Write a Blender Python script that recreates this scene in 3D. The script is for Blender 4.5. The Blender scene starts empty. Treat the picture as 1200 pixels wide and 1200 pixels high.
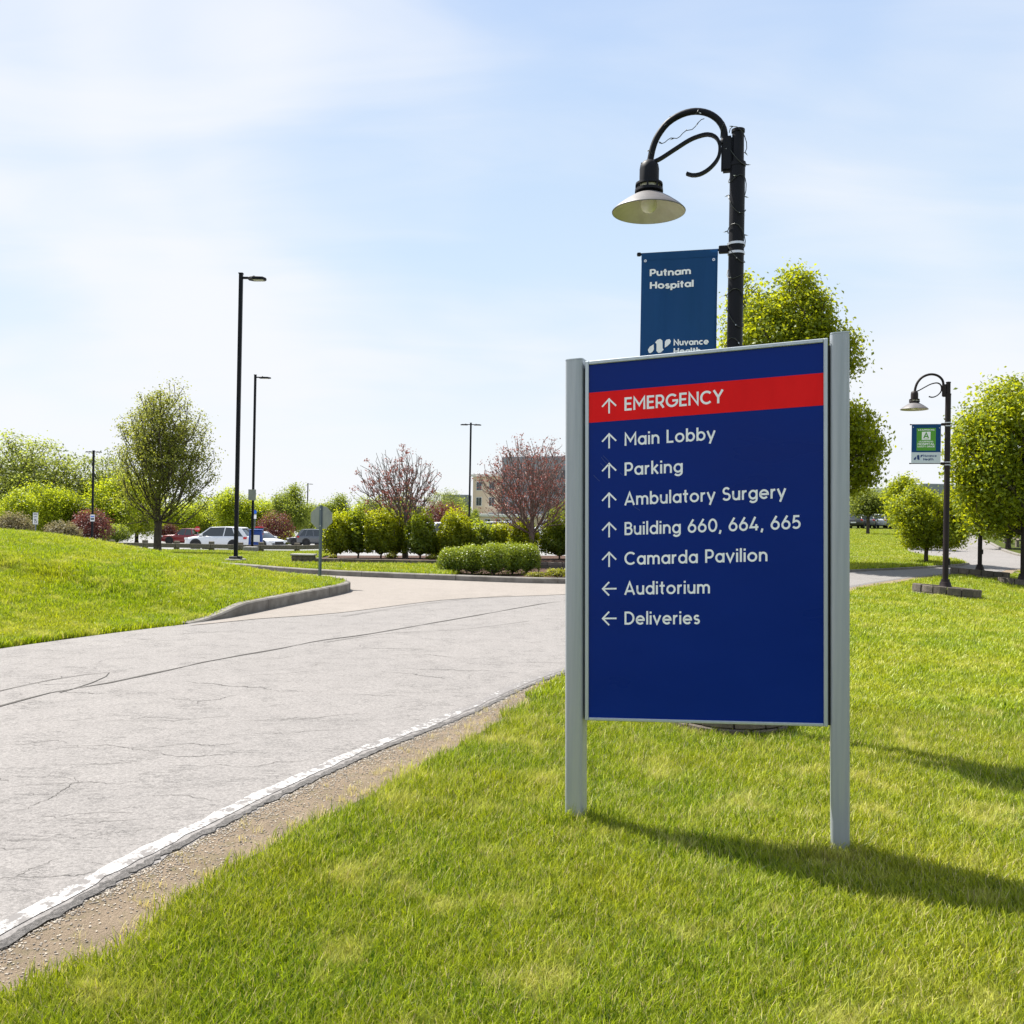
import bpy, bmesh, math, random
import numpy as np
from mathutils import Vector, Matrix
from mathutils.geometry import delaunay_2d_cdt
random.seed(7); RNG = np.random.default_rng(11)
R = math.radians; PI = math.pi
sc = bpy.context.scene; C = sc.collection

# ------------------------------------------------------------------ camera
EYE = 1.55; FPX = 1060.0
roll = R(1.0); pitch = R(0.27)
F = Vector((0, math.cos(pitch), math.sin(pitch)))
R0 = Vector((1, 0, 0)); U0 = R0.cross(F) * 1.0
RT = (R0 * math.cos(roll) + U0 * math.sin(roll)); UP = (U0 * math.cos(roll) - R0 * math.sin(roll))
cam_d = bpy.data.cameras.new('camera'); cam = bpy.data.objects.new('camera', cam_d); C.objects.link(cam)
cam.matrix_world = Matrix(((RT.x, UP.x, -F.x, 0), (RT.y, UP.y, -F.y, 0), (RT.z, UP.z, -F.z, EYE), (0, 0, 0, 1)))
cam_d.sensor_width = 36; cam_d.lens = 36 * FPX / 1200; cam_d.clip_end = 3000; cam_d.clip_start = 0.05
sc.camera = cam

# ------------------------------------------------------------------ light
SUN_EL = R(57); SUN_DIR = Vector((-0.79, 0.613, 0)).normalized()      # horizontal direction towards the sun
sun_d = bpy.data.lights.new('sun', 'SUN'); sun = bpy.data.objects.new('sun', sun_d); C.objects.link(sun)
sun_d.energy = 5.0; sun_d.angle = R(0.53); sun_d.color = (1.0, 0.955, 0.88)
tosun = Vector((SUN_DIR.x * math.cos(SUN_EL), SUN_DIR.y * math.cos(SUN_EL), math.sin(SUN_EL)))
sun.rotation_euler = tosun.to_track_quat('Z', 'Y').to_euler(); sun.location = (0, 0, 40)
W = bpy.data.worlds.new('World'); sc.world = W; W.use_nodes = True
wn = W.node_tree.nodes; wl = W.node_tree.links; wn.clear()
out = wn.new('ShaderNodeOutputWorld'); bg = wn.new('ShaderNodeBackground'); sky = wn.new('ShaderNodeTexSky')
sky.sky_type = 'NISHITA'; sky.sun_disc = False; sky.sun_elevation = SUN_EL
sky.sun_rotation = math.atan2(SUN_DIR.x, SUN_DIR.y); sky.air_density = 1.0; sky.dust_density = 0.9; sky.ozone_density = 1.3
bg.inputs['Strength'].default_value = 0.0862
tc = wn.new('ShaderNodeTexCoord'); sep = wn.new('ShaderNodeSeparateXYZ'); wl.new(tc.outputs['Generated'], sep.inputs[0])
def wmath(op, a, b=None, c=None):
    n = wn.new('ShaderNodeMath'); n.operation = op
    for i, v in enumerate((a, b, c)):
        if v is None: continue
        if isinstance(v, (int, float)): n.inputs[i].default_value = v
        else: wl.new(v, n.inputs[i])
    return n.outputs[0]
zc = wmath('ADD', wmath('MAXIMUM', sep.outputs['Z'], 0.0), 0.22)
cx_ = wmath('DIVIDE', sep.outputs['X'], zc); cy_ = wmath('DIVIDE', sep.outputs['Y'], zc)
cmb = wn.new('ShaderNodeCombineXYZ'); wl.new(cx_, cmb.inputs[0]); wl.new(cy_, cmb.inputs[1])
def wnoise(scale, loc, st, det, dist, rot):
    m = wn.new('ShaderNodeMapping'); m.inputs['Location'].default_value = loc; m.inputs['Scale'].default_value = st
    m.inputs['Rotation'].default_value = (0, 0, rot); wl.new(cmb.outputs[0], m.inputs[0])
    n = wn.new('ShaderNodeTexNoise'); n.inputs['Scale'].default_value = scale; n.inputs['Detail'].default_value = det
    n.inputs['Distortion'].default_value = dist; n.inputs['Roughness'].default_value = 0.52; wl.new(m.outputs[0], n.inputs['Vector'])
    return n.outputs['Fac']
CLOUD_LOC = (-6.81, 11.54, 0.0)
n1 = wnoise(0.75, CLOUD_LOC, (1.0, 0.9, 1), 3, 0.3, R(-14)); n2 = wnoise(1.5, (0.3, 4.1, 0), (1.0, 2.6, 1), 7, 0.6, R(-12))
cl = wmath('ADD', wmath('MULTIPLY', n1, 1.0), wmath('ADD', wmath('MULTIPLY', n2, 0.30), 0.125))
cr = wn.new('ShaderNodeMapRange'); cr.interpolation_type = 'SMOOTHSTEP'; wl.new(cl, cr.inputs[0])
cr.inputs[1].default_value = 0.59; cr.inputs[2].default_value = 0.93; cr.inputs[3].default_value = 0; cr.inputs[4].default_value = 0.92
hz = wn.new('ShaderNodeMapRange'); hz.interpolation_type = 'SMOOTHSTEP'; wl.new(sep.outputs['Z'], hz.inputs[0])
hz.inputs[1].default_value = 0.42; hz.inputs[2].default_value = 0.95; hz.inputs[3].default_value = 0.92; hz.inputs[4].default_value = 0.12
vr = wn.new('ShaderNodeValToRGB'); wl.new(sep.outputs['Z'], vr.inputs[0]); e_ = vr.color_ramp.elements; e_[0].position = 0.0; e_[0].color = (5.2, 5.35, 5.5, 1); e_[1].position = 0.55; e_[1].color = (2.75, 3.72, 5.5, 1)
for p_, c_ in ((.08, (5.0, 5.28, 5.55, 1)), (.26, (3.8, 4.68, 5.62, 1))): x_ = e_.new(p_); x_.color = c_
hm = wn.new('ShaderNodeMix'); hm.data_type = 'RGBA'; wl.new(hz.outputs[0], hm.inputs['Factor'])
wl.new(sky.outputs[0], hm.inputs['A']); wl.new(vr.outputs[0], hm.inputs['B'])      # thin high veil
cm = wn.new('ShaderNodeMix'); cm.data_type = 'RGBA'; wl.new(cr.outputs[0], cm.inputs['Factor'])
wl.new(hm.outputs['Result'], cm.inputs['A']); cm.inputs['B'].default_value = (5.3, 5.42, 5.65, 1)
wl.new(cm.outputs['Result'], bg.inputs['Color']); wl.new(bg.outputs[0], out.inputs[0])
vs = sc.view_settings; vs.view_transform = 'Standard'; vs.look = 'None'; vs.gamma = 1; vs.use_curve_mapping = False
vs.exposure = 1.05
sc.cycles.max_bounces = 8; sc.cycles.transparent_max_bounces = 12; sc.cycles.transmission_bounces = 4
sc.cycles.use_denoising = True

# ------------------------------------------------------------------ terrain height and picture geometry
def sstep(x, a, b):
    t = np.clip((np.asarray(x, float) - a) / (b - a), 0, 1); return t * t * (3 - 2 * t)
def zf(x, y):
    x = np.asarray(x, float); y = np.asarray(y, float)
    b = x / np.maximum(y, 6.0)
    s = np.interp(b, [-.6, -.25, -.1, 0, .15, .38, .6, 1.0], [-.03, -.03, -.018, -.008, 0, .012, .012, .012])
    z = s * np.clip(y - 24, 0, 110)
    z = z - 0.09 * np.clip((x - 1.6) - (y - 6.9) * 0.597 - 0.15, 0, 5) * sstep(y, 11, 17) * (1 - sstep(y, 27, 31)) * sstep(x, 4, 7)
    return z
def zt(x, y): return float(zf(x, y))
def ray(px, py): return (F * FPX + RT * (px - 600) + UP * (600 - py)).normalized()
def at(px, py, Y):                                                      # the point of the place seen at a picture position, Y metres ahead
    d = ray(px, py); return Vector((0, 0, EYE)) + d * (Y / d.y)
def gx(px, Y):                                                          # ground point under a picture column
    p = at(px, 600 + 70, Y); return Vector((p.x, Y, zt(p.x, Y)))

# ------------------------------------------------------------------ materials
MATS = {}
def mat(name, col, rough=0.6, metal=0.0, spec=0.5, **k):
    m = bpy.data.materials.new(name); m.use_nodes = True; b = m.node_tree.nodes['Principled BSDF']
    b.inputs['Base Color'].default_value = (*col, 1); b.inputs['Roughness'].default_value = rough
    b.inputs['Metallic'].default_value = metal; b.inputs['Specular IOR Level'].default_value = spec
    MATS[name] = m; return m
class NT:
    def __init__(s, m): s.t = m.node_tree; s.n = s.t.nodes; s.l = s.t.links; s.b = s.n.get('Principled BSDF')
    def node(s, ty, **k):
        n = s.n.new(ty)
        for a, v in k.items(): setattr(n, a, v)
        return n
    def put(s, sock, v):
        if isinstance(v, bpy.types.NodeSocket): s.l.new(v, sock)
        else: sock.default_value = v
    def coord(s, which='Object', scale=None, rot=None):
        o = s.node('ShaderNodeTexCoord').outputs[which]
        if scale is None: return o
        m = s.node('ShaderNodeMapping'); s.l.new(o, m.inputs[0]); m.inputs['Scale'].default_value = scale
        if rot: m.inputs['Rotation'].default_value = rot
        return m.outputs[0]
    def noise(s, vec, scale, det=4, rough=.55, dist=0):
        n = s.node('ShaderNodeTexNoise'); s.l.new(vec, n.inputs['Vector'])
        n.inputs['Scale'].default_value = scale; n.inputs['Detail'].default_value = det
        n.inputs['Roughness'].default_value = rough; n.inputs['Distortion'].default_value = dist
        return n.outputs['Fac'], n.outputs['Color']
    def voro(s, vec, scale, feat='DISTANCE_TO_EDGE'):
        n = s.node('ShaderNodeTexVoronoi', feature=feat); s.l.new(vec, n.inputs['Vector']); n.inputs['Scale'].default_value = scale
        return n.outputs[0]
    def ramp(s, v, a, b, c=0.0, d=1.0):
        n = s.node('ShaderNodeMapRange'); s.put(n.inputs[0], v)
        for i, q in enumerate((a, b, c, d)): n.inputs[i + 1].default_value = q
        return n.outputs[0]
    def mix(s, f, a, b, bt='MIX'):
        n = s.node('ShaderNodeMix', data_type='RGBA', blend_type=bt); s.put(n.inputs['Factor'], f)
        s.put(n.inputs['A'], a if isinstance(a, bpy.types.NodeSocket) else (*a, 1)); s.put(n.inputs['B'], b if isinstance(b, bpy.types.NodeSocket) else (*b, 1))
        return n.outputs['Result']
    def math(s, op, a, b=0.0):
        n = s.node('ShaderNodeMath', operation=op); s.put(n.inputs[0], a); s.put(n.inputs[1], b); return n.outputs[0]
    def attr(s, name):
        return s.node('ShaderNodeAttribute', attribute_name=name).outputs['Fac']
    def bump(s, h, st=.4, d=.01):
        n = s.node('ShaderNodeBump'); n.inputs['Strength'].default_value = st; n.inputs['Distance'].default_value = d
        s.l.new(h, n.inputs['Height']); s.l.new(n.outputs[0], s.b.inputs['Normal'])
    def add(s, vec, col, k):
        n = s.node('ShaderNodeVectorMath', operation='MULTIPLY_ADD'); s.l.new(col, n.inputs[0]); n.inputs[1].default_value = (k, k, k)
        s.l.new(vec, n.inputs[2]); return n.outputs[0]

def asphalt(name, base, warm, cracks=1.0, spk=0.5):
    m = mat(name, base, .93, spec=.25); t = NT(m); co = t.coord()
    big, _ = t.noise(co, .35, 4); med, mc = t.noise(co, 3.0, 5); fine, _ = t.noise(co, 70, 3, .7); ffine, _ = t.noise(co, 190, 2, .7)
    col = t.mix(t.ramp(big, .3, .7), base, warm)
    col = t.mix(t.ramp(med, .35, .75, 0, .35), col, tuple(c * .8 for c in base))
    col = t.mix(t.ramp(fine, .35, .66, 0, spk), col, tuple(c * .45 for c in base))
    col = t.mix(t.ramp(ffine, .56, .74, 0, spk), col, tuple(min(1, c * 1.5) for c in base))
    w = t.add(t.coord(scale=(1, .75, 1), rot=(0, 0, R(28))), mc, .35)
    c1 = t.ramp(t.voro(w, 1.1), .0, .006, .7, 0); c2 = t.ramp(t.voro(w, 4.2), .0, .018, .7, 0)
    m1, _ = t.noise(co, .8, 3); m2, _ = t.noise(co, 1.7, 4)
    k = t.math('MAXIMUM', t.math('MULTIPLY', c1, t.ramp(m1, .54, .66)), t.math('MULTIPLY', c2, t.ramp(m2, .58, .68)))
    # fine transverse hairlines left by the paver
    st = t.add(t.coord(scale=(.9, 4.5, 1), rot=(0, 0, R(-8))), mc, .5); hs, _ = t.noise(st, 3.6, 6, .7)
    hl = t.ramp(t.math('ABSOLUTE', t.math('SUBTRACT', hs, .5)), .0, .0085, 1, 0); m3, _ = t.noise(co, 3.4, 4)
    k = t.math('MAXIMUM', k, t.math('MULTIPLY', hl, t.ramp(m3, .47, .60, 0, .9)))
    k = t.math('MULTIPLY', k, cracks)
    sp2, _ = t.noise(co, 34, 6, .85); col = t.mix(t.ramp(sp2, .50, .66, 0, .62), col, tuple(c * .5 for c in base))
    col = t.mix(k, col, tuple(c * .18 for c in base))
    t.put(t.b.inputs['Base Color'], col)
    h = t.math('SUBTRACT', t.math('ADD', t.math('MULTIPLY', fine, .5), t.math('MULTIPLY', ffine, .3)), t.math('MULTIPLY', k, 1.3))
    t.bump(h, .55, .006); return m
asphalt('asphalt', (.25, .236, .227), (.285, .268, .256), .8, .7)
asphalt('apron', (.262, .235, .21), (.29, .26, .235), .35, .3)
asphalt('lot_asphalt', (.27, .27, .27), (.30, .295, .29), .4, .3)
def ground_mat(name, a, b, c, scale=2.0, fine=60, bump=.6):
    m = mat(name, a, .95, spec=.15); t = NT(m); co = t.coord()
    n1, _ = t.noise(co, scale, 5); n2, _ = t.noise(co, fine, 4, .7); n3, _ = t.noise(co, scale * 5, 4)
    col = t.mix(t.ramp(n1, .35, .65), a, b); col = t.mix(t.ramp(n3, .5, .72, 0, .8), col, c)
    col = t.mix(t.ramp(n2, .35, .7, 0, .6), col, tuple(v * .5 for v in a)); t.put(t.b.inputs['Base Color'], col)
    t.bump(n2, bump, .02); return m
ground_mat('lawn_ground', (.045, .065, .006), (.07, .09, .008), (.10, .09, .022), 1.2, 45)
ground_mat('dirt', (.32, .25, .18), (.25, .195, .14), (.17, .155, .08), 4, 90, 1.0)
ground_mat('mulch', (.10, .060, .045), (.07, .042, .034), (.17, .11, .085), 6, 38, 1.0)
ground_mat('terrain', (.07, .11, .012), (.09, .12, .02), (.10, .10, .03), .1, 4)

def leafmat(name, dark, light, trans, rough=.5, tw=.45):
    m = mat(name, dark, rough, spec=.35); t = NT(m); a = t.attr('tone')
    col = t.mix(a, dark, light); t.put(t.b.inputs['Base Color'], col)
    tr = t.node('ShaderNodeBsdfTranslucent'); t.put(tr.inputs['Color'], t.mix(a, tuple(v * .8 for v in trans), tuple(min(1, v * 1.35) for v in trans)))
    mx = t.node('ShaderNodeMixShader'); mx.inputs[0].default_value = tw
    t.l.new(t.b.outputs[0], mx.inputs[1]); t.l.new(tr.outputs[0], mx.inputs[2]); t.l.new(mx.outputs[0], t.n['Material Output'].inputs[0]); return m
leafmat('leaf_maple', (.07, .125, .008), (.26, .31, .012), (.52, .55, .012))
leafmat('leaf_maple_deep', (.045, .085, .012), (.12, .165, .014), (.24, .31, .014))
leafmat('leaf_pear', (.075, .10, .018), (.20, .22, .035), (.36, .38, .045))
leafmat('leaf_olive', (.09, .13, .022), (.23, .27, .05), (.38, .43, .06))
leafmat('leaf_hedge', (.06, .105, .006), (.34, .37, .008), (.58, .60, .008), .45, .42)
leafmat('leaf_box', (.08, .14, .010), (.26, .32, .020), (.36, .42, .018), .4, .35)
leafmat('leaf_bright', (.10, .17, .010), (.32, .39, .016), (.56, .62, .02), .5, .5)
leafmat('leaf_mid', (.08, .13, .018), (.20, .25, .03), (.36, .42, .035), .5, .45)
leafmat('leaf_red', (.14, .050, .042), (.29, .115, .095), (.36, .12, .09), .5, .3)
leafmat('leaf_plum', (.085, .032, .028), (.17, .060, .045), (.24, .07, .05), .5, .35)
leafmat('leaf_tan', (.12, .10, .05), (.22, .19, .09), (.26, .22, .09), .6, .35)
leafmat('leaf_cover', (.12, .13, .015), (.30, .30, .03), (.42, .42, .03), .5, .35)
leafmat('leaf_hedge_dark', (.05, .09, .008), (.25, .30, .012), (.44, .50, .012), .45, .4)
def barkmat(name, a, b):
    m = mat(name, a, .9, spec=.2); t = NT(m); co = t.coord(scale=(8, 8, 2)); n, _ = t.noise(co, 3, 5)
    t.put(t.b.inputs['Base Color'], t.mix(t.ramp(n, .35, .65), a, b)); t.bump(n, .8, .02); return m
barkmat('bark', (.10, .082, .066), (.055, .045, .038)); barkmat('bark_grey', (.20, .165, .145), (.11, .09, .08)); barkmat('bark_twig', (.22, .165, .145), (.14, .10, .09))
# grass blades: fresh, yellow and straw blades by the tone carried on each blade, large patches by place
m = mat('grass_blade', (.1, .2, .02), .45, spec=.35); t = NT(m); a = t.attr('tone')
pos = t.node('ShaderNodeNewGeometry').outputs['Position']; pn, _ = t.noise(pos, .75, 4); pn2, _ = t.noise(pos, 2.6, 4)
g1 = t.mix(t.ramp(a, 0, .85), (.030, .085, .003), (.42, .50, .012)); g2 = t.mix(t.ramp(a, 0, .85), (.085, .125, .005), (.51, .53, .022))
gc = t.mix(t.ramp(pn, .40, .62), g1, g2); gc = t.mix(t.ramp(pn2, .54, .70, 0, .6), gc, (.62, .57, .17))
gc = t.mix(t.ramp(a, .90, .93), gc, (.56, .47, .25)); t.put(t.b.inputs['Base Color'], gc)
tr = t.node('ShaderNodeBsdfTranslucent'); t.put(tr.inputs['Color'], t.mix(1.0, gc, (1.45, 1.5, .9), 'MULTIPLY'))
mx = t.node('ShaderNodeMixShader'); mx.inputs[0].default_value = .28
t.l.new(t.b.outputs[0], mx.inputs[1]); t.l.new(tr.outputs[0], mx.inputs[2]); t.l.new(mx.outputs[0], t.n['Material Output'].inputs[0])
# built surfaces
m = mat('kerb', (.30, .285, .26), .9, spec=.2); t = NT(m); co = t.coord(); n, _ = t.noise(co, 5, 6); n2, _ = t.noise(co, 90, 3, .7)
t.put(t.b.inputs['Base Color'], t.mix(t.ramp(n2, .4, .7, 0, .5), t.mix(t.ramp(n, .35, .7), (.25, .235, .21), (.14, .128, .11)), (.14, .13, .12))); t.bump(n2, .5, .006)
m = mat('line_paint', (.8, .8, .78), .8, spec=.3); t = NT(m); co = t.coord(); n, nc = t.noise(co, 9, 5, .7); v = t.voro(t.add(co, nc, .12), 9)
n3, _ = t.noise(co, 120, 3, .7)
wear = t.math('MAXIMUM', t.math('MULTIPLY', t.ramp(v, 0, .05, 1, 0), t.ramp(n, .38, .5)), t.ramp(n, .50, .56))
sy = t.node('ShaderNodeSeparateXYZ'); t.l.new(co, sy.inputs[0]); far = t.ramp(sy.outputs[1], 4.5, 9, 0, .20); n4, _ = t.noise(co, 22, 5, .8)
wear = t.math('MAXIMUM', wear, t.ramp(t.math('ADD', n4, far), .53, .60)); wear = t.math('MAXIMUM', wear, t.ramp(n3, .6, .7, 0, .5)); t.put(t.b.inputs['Base Color'], t.mix(wear, (.46, .45, .44), (.17, .16, .155))); t.bump(n3, .4, .004)
m = mat('crack_fill', (.085, .08, .075), .95, spec=.1)
m = mat('edge_asphalt', (.12, .115, .11), .95, spec=.2); t = NT(m); co = t.coord(); n, _ = t.noise(co, 60, 5, .8); t.put(t.b.inputs['Base Color'], t.mix(t.ramp(n, .42, .62), (.11, .105, .10), (.24, .225, .215))); t.bump(n, 1.0, .02)
m = mat('block', (.15, .13, .11), .95, spec=.15); t = NT(m); co = t.coord(); n, _ = t.noise(co, 9, 5); n2, _ = t.noise(co, 60, 4, .7)
oi = t.node('ShaderNodeObjectInfo').outputs['Random']
bc = t.mix(oi, (.11, .095, .08), (.19, .16, .135)); t.put(t.b.inputs['Base Color'], t.mix(t.ramp(n, .35, .7, 0, .7), bc, (.08, .072, .062))); t.bump(n2, .9, .015)
def weathered(name, a, b, rough=.55, metal=0., spec=.5, sc_=(3, 3, 1), bump=.0, r2=None):
    m = mat(name, a, rough, metal, spec); t = NT(m); n, _ = t.noise(t.coord(scale=sc_), 3, 6, .6)
    t.put(t.b.inputs['Base Color'], t.mix(t.ramp(n, .38, .68), a, b))
    t.put(t.b.inputs['Roughness'], t.ramp(n, .3, .7, rough - .08, (r2 or rough + .1)))
    if bump: t.bump(n, bump, .004)
    return m
weathered('sign_metal', (.39, .42, .455), (.34, .37, .405), .42, .35, .5, (14, 14, .5))
weathered('sign_trim', (.47, .52, .56), (.42, .46, .50), .36, .45, .5, (14, 14, .5))
m = mat('panel_blue', (.002, .012, .115), .30, spec=.12); t = NT(m); n, _ = t.noise(t.coord(scale=(1, 1, 3)), 1.3, 4); t.put(t.b.inputs['Base Color'], t.mix(n, (.0005, .017, .165), (.0010, .025, .225))); t.put(t.b.inputs['Roughness'], t.ramp(n, .3, .7, .26, .38))
weathered('panel_red', (.86, .010, .012), (.78, .009, .012), .35, 0, .1)
weathered('lettering', (.94, .96, .98), (.88, .91, .94), .4, sc_=(2, 2, 2)); mat('panel_edge', (.02, .02, .022), .6)
mat('scratch', (.02, .05, .22), .5)
weathered('lamp_black', (.005, .006, .010), (.010, .010, .014), .5, 0, .18, (4, 4, 1), r2=.6)
weathered('lamp_brown', (.014, .010, .011), (.026, .016, .016), .5, 0, .25, (4, 4, 1), r2=.65)
weathered('shade_grey', (.16, .15, .15), (.10, .095, .10), .5); weathered('shade_inner', (.62, .60, .50), (.52, .49, .40), .5)
weathered('band_silver', (.62, .64, .66), (.45, .47, .5), .3, .9)
mat('bulb_glass', (.82, .80, .72), .12, spec=.6); mat('wire', (.02, .025, .02), .5); mat('mini_bulb', (.75, .78, .8), .15, spec=.8)
m = mat('banner_blue', (.006, .058, .19), .62, spec=.3); t = NT(m); n, _ = t.noise(t.coord(scale=(9, 9, .8)), 1.6, 4); t.put(t.b.inputs['Base Color'], t.mix(n, (.007, .072, .22), (.014, .10, .29)))
tr = t.node('ShaderNodeBsdfTranslucent'); tr.inputs['Color'].default_value = (.010, .085, .26, 1); mx = t.node('ShaderNodeMixShader'); mx.inputs[0].default_value = .3
t.l.new(t.b.outputs[0], mx.inputs[1]); t.l.new(tr.outputs[0], mx.inputs[2]); t.l.new(mx.outputs[0], t.n['Material Output'].inputs[0])
mat('banner_green', (.09, .33, .025), .6); mat('banner_white', (.62, .68, .74), .6); mat('banner_text', (.95, .96, .97), .6); mat('banner_dark', (.01, .04, .18), .6)
weathered('wood_post', (.20, .175, .14), (.11, .095, .075), .9, sc_=(6, 6, 6), bump=.4)
weathered('steel_post', (.16, .20, .24), (.11, .14, .17), .45, .5); weathered('sign_back', (.33, .35, .33), (.26, .28, .27), .5, .4)
weathered('concrete', (.30, .29, .27), (.2, .19, .175), .9, bump=.5)
weathered('wall_cream', (.62, .50, .37), (.56, .45, .33), .85, sc_=(.2, .2, .2)); weathered('wall_dark', (.25, .265, .29), (.20, .21, .235), .7, sc_=(.2, .2, .2))
weathered('wall_pale', (.62, .62, .62), (.52, .53, .55), .85, sc_=(.2, .2, .2)); mat('window_glass', (.03, .04, .055), .08, spec=.8); mat('trim_white', (.7, .68, .62), .7)
for n_, c_ in (('white', (.74, .76, .78)), ('red', (.20, .008, .012)), ('dark', (.018, .02, .028)), ('silver', (.42, .44, .47)), ('grey', (.11, .12, .13)), ('navy', (.015, .03, .09))):
    m = mat('paint_' + n_, c_, .28, spec=.5); m.node_tree.nodes['Principled BSDF'].inputs['Coat Weight'].default_value = .6
mat('car_glass', (.02, .026, .03), .06, spec=.9); mat('tyre', (.015, .015, .015), .85); mat('rim', (.42, .43, .44), .3, .8); mat('lamp_red', (.5, .01, .01), .2); mat('lamp_clear', (.7, .72, .74), .1)
mat('black_plastic', (.015, .015, .016), .6); mat('kiosk_blue', (.010, .055, .26), .4); mat('sign_white', (.78, .78, .76), .5); mat('sign_black', (.02, .02, .02), .5); mat('sign_red', (.5, .012, .015), .5); mat('sign_blue', (.01, .12, .62), .5)
mat('led', (.55, .56, .52), .3)

# ------------------------------------------------------------------ mesh helpers
def npmesh(name, V, Fc, tone=None):
    V = np.asarray(V, np.float32); Fc = np.asarray(Fc, np.int32); k = Fc.shape[1]; me = bpy.data.meshes.new(name)
    me.vertices.add(len(V)); me.vertices.foreach_set('co', V.ravel()); me.loops.add(Fc.size); me.loops.foreach_set('vertex_index', Fc.ravel())
    me.polygons.add(len(Fc)); me.polygons.foreach_set('loop_start', np.arange(0, Fc.size, k, dtype=np.int32))
    me.update(calc_edges=True)
    if tone is not None:
        a = me.attributes.new('tone', 'FLOAT', 'POINT'); a.data.foreach_set('value', np.asarray(tone, np.float32))
    return me
def link(name, me, m, parent=None, loc=None):
    o = bpy.data.objects.new(name, me); C.objects.link(o)
    if m is not None and len(me.materials) == 0: me.materials.append(MATS[m] if isinstance(m, str) else m)
    if parent is not None: o.parent = parent
    if loc is not None: o.location = loc
    return o
def tag(o, label=None, cat=None, group=None, kind=None):
    if label: o['label'] = label
    if cat: o['category'] = cat
    if group: o['group'] = group
    if kind: o['kind'] = kind
    return o
def thing(name, label, cat, loc=(0, 0, 0), rotz=0.0, group=None):
    o = bpy.data.objects.new(name, None); C.objects.link(o); o.empty_display_size = .2; o.location = loc; o.rotation_euler = (0, 0, rotz)
    return tag(o, label, cat, group)
def copy_tree(o, parent=None):
    c = o.copy(); C.objects.link(c)
    if parent is not None: c.parent = parent
    for ch in list(o.children): copy_tree(ch, c)
    return c
class MB:
    def __init__(s): s.v = []; s.f = []
    def add(s, vs, fs):
        n = len(s.v); s.v += [tuple(v) for v in vs]; s.f += [tuple(i + n for i in f) for f in fs]; return s
    def hexa(s, p):                                                     # 8 points: bottom ring, top ring
        return s.add(p, [(3, 2, 1, 0), (4, 5, 6, 7), (0, 1, 5, 4), (1, 2, 6, 5), (2, 3, 7, 6), (3, 0, 4, 7)])
    def box(s, x0, x1, y0, y1, z0, z1):
        return s.hexa([(x0, y0, z0), (x1, y0, z0), (x1, y1, z0), (x0, y1, z0), (x0, y0, z1), (x1, y0, z1), (x1, y1, z1), (x0, y1, z1)])
    def tube(s, pts, rad, n=10, cap=True):
        pts = [Vector(p) for p in pts]; m = len(pts); rad = rad if hasattr(rad, '__len__') else [rad] * m
        T = [(pts[min(i + 1, m - 1)] - pts[max(i - 1, 0)]).normalized() for i in range(m)]
        ref = Vector((0, 0, 1)) if abs(T[0].z) < .9 else Vector((1, 0, 0)); nrm = T[0].cross(ref).normalized(); base = len(s.v)
        for i in range(m):
            nrm = (nrm - T[i] * nrm.dot(T[i])).normalized(); b = T[i].cross(nrm)
            for k in range(n):
                a = 2 * PI * k / n; s.v.append(tuple(pts[i] + (nrm * math.cos(a) + b * math.sin(a)) * rad[i]))
        for i in range(m - 1):
            for k in range(n):
                a = base + i * n + k; b_ = base + i * n + (k + 1) % n; s.f.append((a, b_, b_ + n, a + n))
        if cap: s.f.append(tuple(base + k for k in range(n))[::-1]); s.f.append(tuple(base + (m - 1) * n + k for k in range(n)))
        return s
    def lathe(s, prof, c=(0, 0, 0), n=24, axis='z'):
        base = len(s.v)
        for r, z in prof:
            for k in range(n):
                a = 2 * PI * k / n; p = (r * math.cos(a), r * math.sin(a), z)
                if axis == 'y': p = (p[0], p[2], p[1])
                s.v.append((c[0] + p[0], c[1] + p[1], c[2] + p[2]))
        for i in range(len(prof) - 1):
            for k in range(n):
                a = base + i * n + k; b_ = base + i * n + (k + 1) % n; s.f.append((a, b_, b_ + n, a + n))
        return s
    def build(s, name, m, parent=None, smooth=False, bevel=0.0, seg=1, loc=None):
        me = bpy.data.meshes.new(name); me.from_pydata(s.v, [], s.f)
        bm = bmesh.new(); bm.from_mesh(me); bmesh.ops.recalc_face_normals(bm, faces=bm.faces[:])
        if bevel: bmesh.ops.bevel(bm, geom=[e for e in bm.edges if e.calc_face_angle(0) > .6], offset=bevel, segments=seg, affect='EDGES', clamp_overlap=True)
        bm.to_mesh(me); bm.free()
        if smooth:
            me.polygons.foreach_set('use_smooth', [True] * len(me.polygons))
            if smooth != 'all': me.set_sharp_from_angle(angle=R(38))
        return link(name, me, m, parent, loc)

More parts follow.
